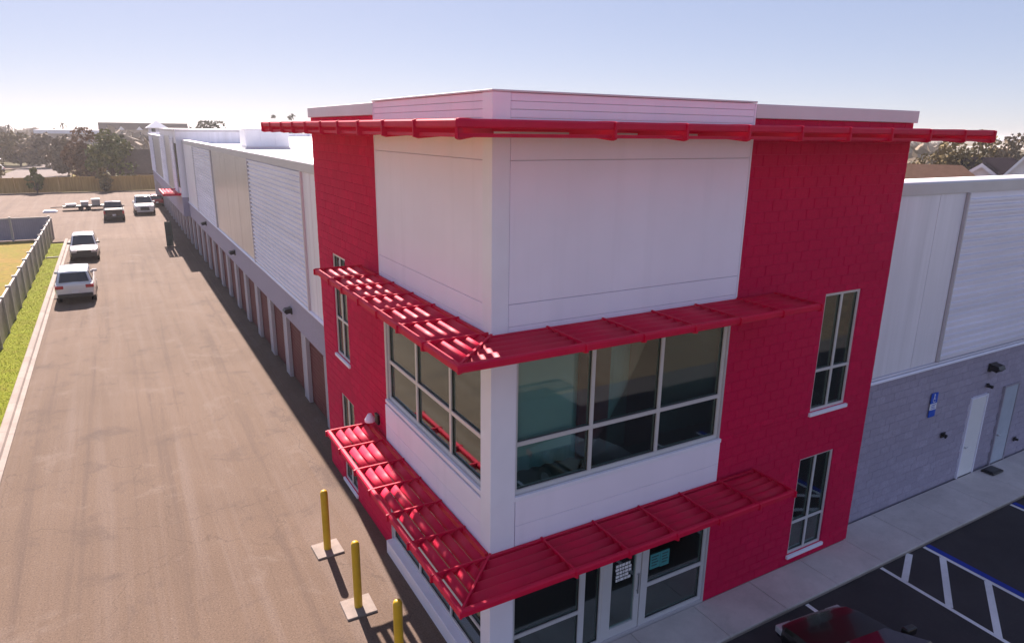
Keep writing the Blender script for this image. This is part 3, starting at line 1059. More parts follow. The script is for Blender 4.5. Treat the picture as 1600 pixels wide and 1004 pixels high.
# block base with the garage bays
PITCH_B, P0 = 3.33, 12.95           # far jamb of the first bay
MB().box(SL, SL + 0.3, D + 0.01, YE, 2.715, 3.94).build('lintel_wall', MAT['gray_block'], B)
MB().box(SL + 0.21, SL + 0.5, D + 0.01, YE, -0.1, 2.71).build('inner_wall', MAT['gray_joint'], B)
bay = 0
yp = D + 0.01
slat_me = None
for k in range(30):
    far = P0 + PITCH_B * k
    if far > YE - 1:
        break
    near = far - 2.72
    if near > yp:
        MB().box(SL, SL + 0.205, yp, near, -0.1, 2.72).build('pier', MAT['pale_block'], B)
    # roll-up door: curved slats
    if slat_me is None:
        prof = []
        for i in range(18):
            z = i * 0.15
            prof += [(0, z), (-0.018, z + 0.03), (-0.018, z + 0.12), (0, z + 0.148)]
        slat_me = MB().strip(prof, 2.72, 0, lambda p, t: (p[0], t, p[1])).mesh('roll_up_door', MAT['rollup_red'])
    dr = link('roll_up_door', slat_me, B)
    dr.location = (SL + 0.16, near, 0.02)
    # jamb liners
    MB().box(SL - 0.012, SL + 0.135, far - 0.05, far - 0.002, 0.0, 2.71).build('door_jamb', MAT['coping'], B)
    MB().box(SL - 0.012, SL + 0.135, near + 0.002, near + 0.05, 0.0, 2.71).build('door_jamb', MAT['coping'], B)
    yp = far
MB().box(SL, SL + 0.205, yp, YE, -0.1, 2.72).build('pier', MAT['pale_block'], B)
MB().box(SL - 0.55, SL - 0.004, D + 0.05, YE, -0.15, 0.03).build('apron', MAT['asphalt_old'], B)

# second tower down the wing
XT = 0.10
MB().box(XT, 9.0, 58.0, 78.0, 4.4, 10.0).build('far_tower', MAT['smooth_white'], B)
MB().box(XT - 0.05, 9.05, 57.95, 78.05, 10.0, 10.22).build('coping', MAT['coping'], B)
MB().box(XT, SL, 58.0, 78.0, 2.72, 4.4).build('tower_base', MAT['gray_block'], B)
ribs('corrugated_sheet', 60.5, 64.5, XT - 0.02, 4.5, 9.6)
seam_panels(64.6, 71.0, XT - 0.04, 4.5, 9.6, 1.6, 'flat_silver')
ribs('corrugated_sheet', 71.2, 77.8, XT - 0.02, 4.5, 9.6)
MB().box(XT - 0.03, XT + 0.02, 58.5, 60.0, 5.2, 9.0).build('slot_window', MAT['window_dark'], B)
fc = MB().box(-1.35, XT - 0.01, 58.6, 58.7, 4.5, 4.72).box(-1.35, -1.25, 58.71, 64.2, 4.5, 4.72).box(-1.35, XT - 0.01, 64.21, 64.3, 4.5, 4.72).build('sunshade_canopy', MAT['red_metal'], B)
for k in range(4):
    c = -1.1 + 0.3 * k
    MB().prism(blade_prof(0.27, 0.045, TL), 58.72, 64.2, lambda p, t: (c - p[0], t, 4.64 + p[1])).build('louver_blade', MAT['red_metal'], fc, smooth=True)

# ---- right wing
XE = 60.0
MB().box(W + 0.01, XE, SR + 0.05, SR + 0.4, -0.1, 4.12).build('block_base', MAT['gray_block'], B)
MB().box(W + 0.01, XE, SR + 0.06, SR + 0.4, 4.12, 9.0).build('upper_wall', MAT['dark_gap'], B)
seam_panels(W + 0.03, 14.45, SR, 4.30, 9.02, 1.2, 'smooth_white', 'y')
seam_panels(14.46, 14.52, SR - 0.085, 4.30, 9.02, 0.06, 'coping', 'y')
ribs('corrugated_sheet', 14.54, XE, SR, 4.30, 9.02, plane='y')
MB().prism([(-0.05, 9.03), (-0.05, 9.30), (-0.02, 9.34), (0.42, 9.34), (0.42, 9.01), (0.05, 9.01)], W + 0.01, XE, lambda p, t: (t, SR + p[0], p[1])).build('roof_fascia', MAT['coping'], B)
MB().prism([(-0.06, 4.13), (-0.06, 4.17), (-0.03, 4.20), (0.05, 4.20), (0.05, 4.13)], W + 0.01, XE, lambda p, t: (t, SR + p[0], p[1])).build('flashing', MAT['white_trim'], B)
MB().box(W + 0.01, XE, SR - 0.03, SR + 0.05, 4.23, 4.28).build('flashing', MAT['white_trim'], B)
# shallow block courses of the gray base (joints recessed), joined: too many to pick apart
mb = MB()
random.seed(5)
for k in range(18):
    e = W + 0.02 - (BL / 2 if k % 2 else 0)
    while e < 36:
        p, q = max(e, W + 0.02), e + BL
        z0, z1 = k * 0.2289, (k + 1) * 0.2289
        zm = (z0 + z1) / 2
        if not (16.93 < (p + q) / 2 < 17.9 and zm < 2.72) and not (18.88 < (p + q) / 2 < 19.86 and zm < 2.76) and q - p > 0.06:
            block_shape(mb, p, q, z0, z1, lambda u, d, z: (u, SR + 0.03 + d, z), random.uniform(-0.003, 0.003))
        e += BL
o = mb.build('block_courses', MAT['gray_block'], B)
o['kind'] = 'stuff'
# service doors
def service_door(x0, x1, mat, zt):
    f_ = MB().box(x0 - 0.06, x0, SR - 0.03, SR + 0.1, 0.0, zt + 0.06).box(x1, x1 + 0.06, SR - 0.03, SR + 0.1, 0.0, zt + 0.06).box(x0, x1, SR - 0.03, SR + 0.1, zt, zt + 0.06)
    d_ = MB().box(x0 + 0.005, x1 - 0.005, SR - 0.01, SR + 0.045, 0.02, zt - 0.005).build('service_door', MAT[mat], B, bevel=0.006)
    f_.build('door_frame', MAT['white_trim' if mat == 'door_white' else 'gray_joint'], d_)
    MB().cyl((x0 + 0.08, SR - 0.06, 1.05), 0.03, 0.05, 10, 'y').tube((x0 + 0.08, SR - 0.06, 1.05), (x0 + 0.2, SR - 0.06, 1.05), 0.014).build('handle', MAT['chrome'], d_)


service_door(17.0, 17.84, 'door_white', 2.66)
service_door(18.95, 19.78, 'door_frost', 2.72)
# small fixtures along the gray base and the left wing
def wall_pack(name, loc, axis, label, group, s=1.0):
    t = thing(name, label, 'lamp', loc, group=group)
    if axis == 'y':      # faces -y
        MB().box(-0.20 * s, 0.20 * s, -0.06, 0.0, -0.12 * s, 0.14 * s).build('back_box', MAT['black'], t, bevel=0.01)
        MB().prism([(-0.06, -0.06), (-0.06, 0.12), (-0.26 * s, 0.10), (-0.32 * s, 0.0), (-0.24 * s, -0.10)], -0.18 * s, 0.18 * s, lambda p, q: (q, p[0], p[1])).build('housing', MAT['black'], t)
    else:                # faces -x
        MB().box(-0.06, 0.0, -0.20 * s, 0.20 * s, -0.12 * s, 0.14 * s).build('back_box', MAT['black'], t, bevel=0.01)
        MB().prism([(-0.06, -0.06), (-0.06, 0.12), (-0.26 * s, 0.10), (-0.32 * s, 0.0), (-0.24 * s, -0.10)], -0.18 * s, 0.18 * s, lambda p, q: (p[0], q, p[1])).build('housing', MAT['black'], t)
    return t


wall_pack('wall_lamp', (17.8, SR + 0.02, 3.60), 'y', 'black wall lamp above the white service door', 'black wall lamps')
wall_pack('wall_lamp', (SL - 0.002, 18.44, 3.25), 'x', 'black wall lamp on left wing nearest the red tower', 'black wall lamps')
wall_pack('wall_lamp', (SL - 0.002, 32.76, 3.40), 'x', 'black wall lamp above garage bays, second from the red tower', 'black wall lamps', 1.1)
wall_pack('wall_lamp', (SL - 0.002, 46.09, 3.50), 'x', 'black wall lamp far down left wing, third from the red tower', 'black wall lamps', 1.2)
wall_pack('wall_lamp', (SL - 0.002, 81.0, 3.50), 'x', 'small black wall lamp beyond the far red canopy', 'black wall lamps', 1.2)

t = thing('wall_spigot', 'small black hose tap on gray wall under the blue parking sign', 'tap', (15.64, SR - 0.002, 1.80))
MB().box(-0.1, 0.1, -0.03, 0.0, -0.08, 0.08).build('plate', MAT['black'], t)
MB().cyl((0.0, -0.13, 0.0), 0.045, 0.1, 10, 'y').cyl((-0.06, -0.12, -0.05), 0.03, 0.09, 8, 'z').build('valve', MAT['black'], t)
t = thing('wall_spigot', 'small black wall fitting to the right of the bluish door', 'tap', (20.34, SR - 0.002, 0.62))
MB().box(-0.07, 0.07, -0.03, 0.0, -0.07, 0.07).build('plate', MAT['black'], t)
MB().cyl((0.0, -0.12, 0.0), 0.04, 0.09, 10, 'y').build('valve', MAT['black'], t)
t = thing('door_chime', 'small dark camera on gray wall over the top corner of the white door', 'camera', (17.72, SR - 0.002, 3.02))
MB().box(-0.05, 0.05, -0.04, 0.0, -0.06, 0.06).build('bracket', MAT['black'], t)
MB().cyl((0.0, -0.17, -0.02), 0.05, 0.13, 10, 'y').build('lens_tube', MAT['black'], t)
t = thing('door_mat', 'small black rubber mat lying between the white and bluish doors', 'mat', (18.5, 0.10, 0.0))
MB().box(-0.32, 0.32, -0.2, 0.2, 0.002, 0.07).build('pad', MAT['black'], t, bevel=0.03)
MB().box(-0.26, 0.26, -0.14, 0.14, 0.071, 0.09).build('ribs', MAT['grille'], t, bevel=0.01)

# accessible-parking sign
t = thing('parking_sign', 'blue and white accessible parking sign plates on the gray wall', 'sign', (14.77, SR - 0.004, 2.93))
MB().box(-0.16, 0.16, -0.02, 0.0, 0.06, 0.38).build('upper_plate', MAT['blue_sign'], t)
MB().box(-0.16, 0.16, -0.02, 0.0, -0.14, 0.055).build('middle_plate', MAT['print_white'], t)
MB().box(-0.16, 0.16, -0.02, 0.0, -0.36, -0.145).build('lower_plate', MAT['blue_sign'], t)
sy = MB().cyl((-0.015, -0.024, 0.325), 0.028, 0.004, 10, 'y').box(-0.035, 0.005, -0.024, -0.02, 0.19, 0.29).box(-0.03, 0.06, -0.024, -0.0201, 0.185, 0.205)
for i in range(14):
    a0, a1 = math.radians(100 + 17 * i), math.radians(100 + 17 * (i + 1))
    q = lambda a, r: (0.0 + r * math.cos(a), -0.0235, 0.165 + r * math.sin(a))
    sy.quad(q(a0, 0.055), q(a1, 0.055), q(a1, 0.075), q(a0, 0.075))
sy.build('symbol', MAT['print_white'], t)
pt = MB()
for r in range(3):
    pt.box(-0.11, 0.11 - 0.05 * (r % 2), -0.024, -0.02, 0.0 - 0.05 * r, 0.02 - 0.05 * r)
pt.build('print', MAT['blue_sign'], t)

# lamp on the red wall by the lower canopy
t = thing('flood_lamp', 'pale dome lamp on the red wall beside the lower canopy end', 'lamp', (-0.004, 6.05, 3.42))
MB().box(-0.06, 0.0, -0.12, 0.12, -0.16, 0.1).build('back_box', MAT['black'], t, bevel=0.01)
MB().cyl((-0.22, 0, -0.06), 0.13, 0.06, 14, 'z').cyl((-0.22, 0, 0.0), 0.13, 0.14, 14, 'z', 0.05).build('dome', MAT['white_trim'], t, smooth=False)

# rooftop box
t = thing('roof_unit', 'large pale box shaped rooftop unit on the white roof', 'roof unit', (4.6, 41.5, 9.0))
MB().box(-1.5, 1.55, -0.02, 2.6, 0.0, 0.14).build('base_kerb', MAT['coping'], t)
MB().box(-1.42, 1.46, 0.02, 2.5, 0.14, 1.28).build('casing', MAT['house_white'], t, bevel=0.03)
MB().box(-1.5, 1.54, -0.05, 2.58, 1.28, 1.36).build('lid', MAT['smooth_white'], t, bevel=0.02)
for k in range(3):
    MB().box(-1.44 + 0.98 * k, -0.50 + 0.98 * k, -0.004, 0.018, 0.2, 1.24).build('access_panel', MAT['house_white'], t, bevel=0.008)
t = thing('roof_unit', 'small far rooftop unit near the second tower', 'roof unit', (14.0, 86.0, 9.0))
MB().box(-1.0, 1.0, -0.8, 0.8, 0.0, 0.9).build('casing', MAT['house_white'], t, bevel=0.03)
MB().box(-1.06, 1.06, -0.86, 0.86, 0.9, 0.98).build('lid', MAT['coping'], t)

# dark upright panel by the far canopy
t = thing('gate_leaf', 'dark green narrow gate leaf standing open beside the left wing', 'gate', (-1.28, 59.2, 0))
MB().box(-0.24, 0.24, -0.06, 0.0, 0.01, 2.2).build('panel', MAT['dark_green'], t, bevel=0.01)
MB().box(0.245, 0.33, -0.08, 0.03, 0.0, 2.26).build('post', MAT['dark_green'], t)
MB().box(-0.20, 0.20, -0.085, -0.062, 1.0, 1.1).build('crossbar', MAT['grille'], t)

# ------------------------------------------------------------------ bollards
def bollard():
    t = thing('bollard', 'x', 'bollard', group='yellow bollards beside the tower')
    mb = MB()
    n = 18
    prof = [(0.092, 0.0), (0.092, 1.60), (0.088, 1.645), (0.07, 1.685), (0.04, 1.705), (0.0, 1.71)]
    vs_, fs = [], []
    for (r, z) in prof:
        for i in range(n):
            a = math.tau * i / n
            vs_.append((r * math.cos(a), r * math.sin(a), z))
    for k in range(len(prof) - 1):
        for i in range(n):
            fs.append((k * n + i, k * n + (i + 1) % n, (k + 1) * n + (i + 1) % n, (k + 1) * n + i))
    mb.add(vs_, fs)
    mb.build('post', MAT['yellow'], t, smooth=True)
    MB().box(-0.34, 0.34, -0.34, 0.34, -0.04, 0.045).build('concrete_pad', MAT['concrete_pad'], t, bevel=0.015)
    return t


b0 = bollard()
labs = ['farthest yellow bollard of the row, on its square concrete pad', 'middle yellow bollard, standing between two others by the canopy', 'nearest yellow bollard, cut off by the bottom edge of the photo']
for i, (x, y_) in enumerate(((-1.46, 6.16), (-1.45, 3.63), (-1.33, 1.34))):
    o = b0 if i == 0 else copy_tree(b0)
    o.location = (x, y_, 0)
    o.rotation_euler = (0, 0, [0.03, -0.02, 0.05][i])
    o['label'] = labs[i]


# ------------------------------------------------------------------ left fence
def fence_run(name, label, p, q, step, h, mat, pmat=None, grp=None):
    pmat = pmat or MAT['fence_post']
    p, q = Vector(p), Vector(q)
    L = (q - p).length
    n = max(1, round(L / step))
    ang = math.atan2(q.y - p.y, q.x - p.x)
    t = thing(name, label, 'fence', (p.x, p.y, 0), ang, grp)
    s = L / n
    prof = []
    x = 0.09
    while x < s - 0.09:
        w = min(0.17, s - 0.09 - x)
        prof += [(x + 0.004, 0), (x + 0.010, 0.012), (x + w - 0.010, 0.012), (x + w - 0.004, 0)]
        x += 0.17
    m = MB()
    m.strip(prof, 0.08, h - 0.02, lambda a, b: (a[0], 0.03 + a[1], b))
    m.strip([(a[0], -0.03 - a[1]) for a in prof][::-1], 0.08, h - 0.02, lambda a, b: (a[0], a[1], b))
    pm = m.mesh('panel', mat)
    rm = MB().box(0.06, s - 0.06, -0.045, 0.045, h - 0.06, h + 0.05).mesh('top_rail', pmat)
    bm_ = MB().box(0.06, s - 0.06, -0.04, 0.04, 0.06, 0.2).mesh('bottom_rail', pmat)
    po = MB().box(-0.075, 0.075, -0.12, 0.12, 0, h + 0.1).box(-0.09, 0.09, -0.135, 0.135, h + 0.1, h + 0.14).mesh('post', pmat)
    for i in range(n + 1):
        o_ = link('post', po, t)
        o_.location = (i * s, 0, 0)
        if i < n:
            for nm, me in (('panel', pm), ('top_rail', rm), ('bottom_rail', bm_)):
                o2 = link(nm, me, t)
                o2.location = (i * s, 0, 0)
    return t


fence_run('yard_fence', 'long gray panel fence with posts along the grass verge', (-10.82, 6.0), (-10.62, 68.3), 2.95, 1.85, MAT['fence_gray'])
fence_run('yard_fence', 'shade-tinted gray fence closing the far side of the lawn', (-44.0, 68.3), (-10.70, 68.3), 2.95, 2.05, MAT['fence_shade_blue'])
fence_run('wooden_fence', 'brown wooden board fence across the back of the paved yard', (-62, 122.9), (1.9, 122.9), 2.9, 2.35, MAT['fence_wood'], MAT['fence_wood'])
t = thing('drain_cover', 'small dark concrete slab crossing the grass verge', 'slab', (-9.9, 56.5, 0))
MB().box(-0.6, 0.55, -0.16, 0.16, 0.02, 0.11).build('slab', MAT['bark'], t, bevel=0.01)
MB().box(-0.5, 0.45, -0.08, 0.08, 0.111, 0.13).build('grate', MAT['grille'], t)


# ------------------------------------------------------------------ cars
def car(name, label, kind, paint, loc, rz, sc=1.1, group=None, dark_front=False):
    """local: +y is the front. kinds: suv, pickup, sedan"""
    t = thing(name, label, {'suv': 'car', 'sedan': 'car', 'pickup': 'pickup truck'}[kind], loc, rz, group)
    t.scale = (sc, sc, sc)
    if kind == 'suv':
        L, hw = 4.7, 0.93
        st_ = [(-2.35, 0.42, 0.95, .80), (-2.31, 0.36, 1.06, .87), (-2.0, 0.30, 1.10, .92), (-1.2, 0.28, 1.09, .93), (0, 0.27, 1.06, .93), (0.9, 0.27, 1.05, .93),
               (1.25, 0.28, 1.03, .92), (1.8, 0.30, 0.98, .90), (2.15, 0.33, 0.90, .86), (2.32, 0.40, 0.76, .78), (2.36, 0.46, 0.64, .70)]
        cab = [(-2.22, 1.09), (-1.80, 1.66), (0.0, 1.72), (0.35, 1.66), (1.20, 1.04)]
        cw, tw = 0.86, 0.66
    elif kind == 'pickup':
        L, hw = 5.6, 0.98
        st_ = [(-2.80, 0.50, 1.12, .90), (-2.76, 0.45, 1.16, .95), (-2.0, 0.42, 1.17, .97), (-0.5, 0.40, 1.17, .98), (0.6, 0.40, 1.17, .98), (1.4, 0.40, 1.15, .98),
               (2.2, 0.42, 1.10, .96), (2.6, 0.45, 1.03, .93), (2.78, 0.5, 0.92, .88), (2.82, 0.55, 0.80, .82)]
        cab = [(-0.62, 1.16), (-0.42, 1.80), (0.1, 1.87), (0.75, 1.80), (1.42, 1.14)]
        cw, tw = 0.90, 0.72
    else:
        L, hw = 4.7, 0.91
        st_ = [(-2.35, 0.42, 0.86, .78), (-2.28, 0.34, 0.95, .86), (-1.6, 0.28, 0.99, .90), (-0.6, 0.25, 0.97, .91), (0.4, 0.25, 0.95, .91), (1.0, 0.26, 0.93, .91),
               (1.5, 0.28, 0.86, .90), (1.9, 0.30, 0.80, .87), (2.15, 0.32, 0.73, .83), (2.30, 0.36, 0.65, .76), (2.37, 0.42, 0.58, .62)]
        cab = [(-1.75, 0.97), (-0.95, 1.40), (-0.1, 1.45), (0.25, 1.41), (1.30, 0.91)]
        cw, tw = 0.80, 0.60
    # densify stations
    ys = np.array([s[0] for s in st_])
    dens = np.unique(np.concatenate([ys, np.linspace(ys[0], ys[-1], 40)]))
    zb = np.interp(dens, ys, [s[1] for s in st_])
    zt = np.interp(dens, ys, [s[2] for s in st_])
    hh = np.interp(dens, ys, [s[3] for s in st_])
    ax = (ys[0] + 0.9, ys[-1] - 0.92)
    rad = 0.36 if kind != 'pickup' else 0.40
    vs_, fs = [], []
    K = 0
    for y_, b_, t_, w_ in zip(dens, zb, zt, hh):
        arch = b_
        for a_ in ax:
            d_ = abs(y_ - a_)
            if d_ < rad + 0.06:
                arch = max(arch, rad + math.sqrt(max(0, (rad + 0.06) ** 2 - d_ ** 2)))
        crown = 0.035
        half = [(0, b_), (0.55 * w_, b_), (0.97 * w_, min(arch, t_ - 0.22) if arch > b_ else b_ + 0.05), (w_, max(min(arch, t_ - 0.22) + 0.03, b_ + 0.55 * (t_ - b_))), (0.985 * w_, t_ - 0.09), (0.93 * w_, t_ - 0.01), (0.6 * w_, t_ + crown * 0.7), (0, t_ + crown)]
        ring = half + [(-p[0], p[1]) for p in half[-2:0:-1]]
        K = len(ring)
        vs_ += [(p[0], y_, p[1]) for p in ring]
    n = len(dens)
    for i in range(n - 1):
        for j in range(K):
            fs.append((i * K + j, i * K + (j + 1) % K, (i + 1) * K + (j + 1) % K, (i + 1) * K + j))
    fs.append(tuple(range(K)))
    fs.append(tuple(range((n - 1) * K, n * K))[::-1])
    body = MB().add(vs_, [f[::-1] for f in fs]).build('body', MAT[paint], t, smooth=True)
    md = body.modifiers.new('edge', 'EDGE_SPLIT')
    md.split_angle = math.radians(38)
    # cabin
    (ya, za), (yb, zb_), (yc, zc), (yd, zd), (ye, ze) = cab
    mb = MB()
    rows = [(ya, za, cw * 0.95, za), (yb, za, tw, zb_), (yc, za, tw + 0.02, zc), (yd, za, tw, zd), (ye, za, cw * 0.93, ze)]
    P = lambda s, i: [(s * cw * 0.97, cab[0][0] + 0.02, za - 0.03), (s * tw, yb, zb_), (s * (tw + 0.03), yc, zc), (s * tw, yd, zd), (s * cw * 0.95, ye - 0.02, ze - 0.03)][i]
    pts = [P(-1, i) for i in range(5)] + [P(1, i) for i in range(5)]
    mids = [(0, p[1] + (0.02 if i == 4 else -0.02 if i == 0 else 0), p[2] + 0.035) for i, p in enumerate(pts[:5])]
    pts += mids
    fsx = []
    for i in range(4):
        fsx += [(i, i + 1, 10 + i + 1, 10 + i), (10 + i, 10 + i + 1, 5 + i + 1, 5 + i)]
    fsx += [(4, 3, 2, 1, 0), (5, 6, 7, 8, 9)]
    cabo = MB().add(pts, fsx).build('cabin', MAT[paint], t, bevel=0.03)
    # glazing, slightly proud of the cabin shell

    def glz(nm, a, b, c, d, iu=0.07, iv=0.10, out=(0, 0, 0)):
        A, B_, C, D_ = map(Vector, (a, b, c, d))
        f = lambda u, v: (A * (1 - u) + B_ * u) * (1 - v) + (D_ * (1 - u) + C * u) * v + Vector(out)
        nn = (B_ - A).cross(D_ - A).normalized()
        m_ = MB()
        q = [f(iu, iv), f(1 - iu, iv), f(1 - iu, 1 - iv), f(iu, 1 - iv)]
        m_.add([v for v in q] + [v - Vector(out) * 1.5 for v in q], [(0, 1, 2, 3), (7, 6, 5, 4), (0, 4, 5, 1), (1, 5, 6, 2), (2, 6, 7, 3), (3, 7, 4, 0)])
        return m_.build(nm, MAT['car_glass'], t)

    c0 = 0.045
    glz('windshield', P(1, 4), P(-1, 4), P(-1, 3), P(1, 3), 0.06, 0.06, (0, c0 * 0.6, c0 * 1.2))
    glz('rear_window', P(-1, 0), P(1, 0), P(1, 1), P(-1, 1), 0.08, 0.14, (0, -c0 * 0.9, c0 * 0.8))
    for s in (-1, 1):
        bz = za + 0.02
        glz('side_window', (s * cw * 0.96, yb + (0.1 if kind == 'pickup' else -0.1), bz), (s * cw * 0.96, (yb + yd) / 2 + 0.02, bz), (s * (tw + 0.02), (yb + yd) / 2, zc - 0.08), (s * (tw + 0.01), yb + 0.12, zb_ - 0.05), 0.03, 0.05, (s * 0.03, 0, 0.012))
        glz('side_window', (s * cw * 0.96, (yb + yd) / 2 + 0.1, bz), (s * cw * 0.96, ye - 0.28, bz), (s * (tw + 0.01), yd - 0.02, zd - 0.05), (s * (tw + 0.02), (yb + yd) / 2 + 0.08, zc - 0.08), 0.03, 0.05, (s * 0.03, 0, 0.012))
        # mirrors
        MB().box(*sorted((s * (hw - 0.16), s * (hw + 0.10))), ye - 0.42, ye - 0.28, za + 0.02, za + 0.17).build('mirror', MAT['black' if dark_front else paint], t, bevel=0.03)
        # lamps
        yf = ys[-1]
        zf = np.interp(yf - 0.12, ys, [q[2] for q in st_])
        MB().box(*sorted((s * 0.44, s * 0.80)), yf - 0.16, yf + (0.062 if dark_front else 0.012), zf - 0.20 + (0.05 if dark_front else 0), zf - 0.06 + (0.1 if dark_front else 0)).build('headlight', MAT['head_light'], t, bevel=0.025)
        yr = ys[0]
        if kind == 'pickup':
            MB().box(*sorted((s * 0.78, s * 0.945)), yr - 0.02, yr + 0.12, 0.78, 1.10).build('taillight', MAT['tail_light'], t, bevel=0.02)
        else:
            zr_ = np.interp(yr + 0.1, ys, [q[2] for q in st_])
            MB().box(*sorted((s * 0.50, s * 0.875)), yr - 0.025, yr + 0.22, zr_ - 0.22, zr_ - 0.05).build('taillight', MAT['tail_light'], t, bevel=0.025)
    # bumpers, grille, plate
    MB().box(-hw * 0.86, hw * 0.86, ys[0] - 0.05, ys[0] + 0.2, 0.36, 0.58).build('bumper', MAT['grille'], t, bevel=0.04)
    MB().box(-hw * 0.80, hw * 0.80, ys[-1] - 0.25, ys[-1] + 0.04, 0.34, 0.50).build('bumper', MAT['grille' if dark_front else paint], t, bevel=0.04)
    gz = np.interp(ys[-1] - 0.05, ys, [q[2] for q in st_])
    if dark_front:
        MB().box(-0.80, 0.80, ys[-1] - 0.3, ys[-1] + 0.05, 0.34, gz + 0.10).build('grille', MAT['grille'], t, bevel=0.05)
    else:
        MB().box(-0.42, 0.42, ys[-1] - 0.1, ys[-1] + 0.02, 0.52, gz - 0.05).build('grille', MAT['grille'], t, bevel=0.02)
    MB().box(-0.16, 0.16, ys[0] - 0.07, ys[0] - 0.045, 0.60, 0.76).build('plate', MAT['plate'], t)
    if kind == 'pickup':
        MB().box(-0.80, 0.80, -2.68, -0.72, 1.19, 1.235).build('bed_cover', MAT['black'], t, bevel=0.02)
    # wheels
    for a_ in ax:
        for s in (-1, 1):
            x0 = s * (hw - 0.02)
            wv = MB().cyl((x0 - (0.22 if s > 0 else 0.0), a_, rad - 0.01), rad, 0.22, 20, 'x').build('wheel', MAT['tyre'], t)
            MB().cyl((x0 - (0.02 if s > 0 else 0.005), a_, rad - 0.01), rad * 0.62, 0.025, 14, 'x').build('rim', MAT['rim'], wv)
    return t


car('parked_car', 'white rounded car seen from behind by the left kerb, with red tail lights', 'suv', 'car_white', (-7.85, 41.1, 0), 0.0, 1.14)
car('parked_car', 'pale car with black front parked facing us ahead of the white one', 'suv', 'car_silver', (-7.72, 56.3, 0), math.pi, 1.10, dark_front=True)
car('parked_truck', 'dark pickup with a white number plate beside the flat trailer', 'pickup', 'car_dark', (-5.35, 83.0, 0), 0.0, 1.08)
car('parked_truck', 'white pickup facing us near the far red canopy', 'pickup', 'car_white', (-2.05, 88.2, 0), math.pi, 1.16)
car('parked_car', 'black car nose to the sidewalk in the shaded front lot', 'sedan', 'car_black', (6.35, -4.5, -0.12), math.radians(-7), 1.1)
car('parked_car', 'small dark red car half hidden behind the white pickup by the building', 'suv', 'car_red', (-0.2, 96.5, 0), 0.0, 0.9)

# flat trailer
t = thing('flat_trailer', 'low pale flatbed trailer next to the dark pickup', 'trailer', (-8.6, 94.2, 0), math.radians(4))
MB().box(-2.3, 2.3, -0.9, 0.9, 0.45, 0.55).build('deck', MAT['trailer'], t, bevel=0.01)
MB().box(-2.3, 2.3, -0.95, -0.91, 0.38, 0.62).box(-2.3, 2.3, 0.91, 0.95, 0.38, 0.62).build('side_rail', MAT['grille'], t)
MB().tube((-2.3, 0, 0.45), (-3.6, 0, 0.42), 0.05).build('drawbar', MAT['grille'], t)
for s in (-1, 1):
    for yy in (-0.4, 0.4):
        MB().cyl((yy, s * 0.98 - (0.1 if s < 0 else 0), 0.28), 0.28, 0.1, 14, 'y').build('wheel', MAT['tyre'], t)
for i, (x, w_, h_) in enumerate(((-1.4, 1.1, 0.22), (0.1, 0.8, 0.5), (1.35, 0.9, 0.75))):
    c_ = thing('crate', ['low pale bundle on the near end of the flat trailer', 'pale middle crate on the flat trailer', 'tallest pale crate on the trailer beside the dark pickup'][i], 'crate', (-8.6 + x, 94.2 + 0.07 * x, 0.552), math.radians(4))
    MB().box(-w_ / 2, w_ / 2, -0.6, 0.6, 0, h_).build('side_boards', MAT['trailer'], c_, bevel=0.01)
    MB().box(-w_ / 2 - 0.03, w_ / 2 + 0.03, -0.63, 0.63, h_, h_ + 0.05).build('lid', MAT['house_white'], c_)
t = thing('paving_stack', 'low white slab lying on the yard left of the trailer', 'slab', (-12.2, 92.6, 0))
MB().box(-0.75, 0.75, -0.5, 0.5, 0.0, 0.16).build('slab', MAT['house_white'], t, bevel=0.02)
MB().box(-0.65, 0.6, -0.4, 0.45, 0.161, 0.26).build('slab', MAT['house_white'], t, bevel=0.02)

# ------------------------------------------------------------------ trees
def tree(name, label, base, h, r, mat, n=900, seed=0, group=None, trunk=0.14, lobes=13, size=0.35, cat='tree', flat=0.75):
    rg = np.random.default_rng(seed)
    t = thing(name, label, cat, base, 0, group)
    m = MB()
    tr_h = h * trunk
    m.tube((0, 0, -0.2), (0.03 * h, 0, tr_h), 0.035 * h, 0.022 * h, 7)
    cen = []
    for i in range(lobes):
        a = rg.random() * math.tau
        rr = r * math.sqrt(rg.random()) * 0.72
        z = tr_h + (h - tr_h) * (0.08 + 0.72 * rg.random()) * (1 - 0.35 * rr / r)
        c = np.array([rr * math.cos(a), rr * math.sin(a), z])
        cen.append((c, r * (0.30 + 0.22 * rg.random())))
        m.tube((0.03 * h, 0, tr_h * 0.9), tuple(c), 0.014 * h, 0.005 * h, 5)
    cen.append((np.array([0, 0, h - r * 0.38 * flat]), r * 0.42))
    m.build('trunk', MAT['bark'], t)
    k = rg.integers(0, len(cen), n)
    C = np.array([cen[i][0] for i in k])
    R = np.array([cen[i][1] for i in k])
    d = rg.normal(size=(n, 3))
    d /= np.linalg.norm(d, axis=1)[:, None]
    rad = R * (0.45 + 0.62 * rg.random(n) ** 0.6)
    Pp = C + d * rad[:, None] * np.array([1, 1, flat])
    Pp[:, 2] = np.clip(Pp[:, 2], 0.15, h)
    a = rg.normal(size=(n, 3))
    a /= np.linalg.norm(a, axis=1)[:, None]
    b = np.cross(a, rg.normal(size=(n, 3)))
    b /= np.linalg.norm(b, axis=1)[:, None]
    s = (size * (0.5 + rg.random(n)))[:, None]
    V = np.stack([Pp - a * s, Pp + b * s * 0.7, Pp + a * s, Pp - b * s * 0.7], 1).reshape(-1, 3)
    tri_mesh('crown', V, 4, MAT[mat], t)
    return t


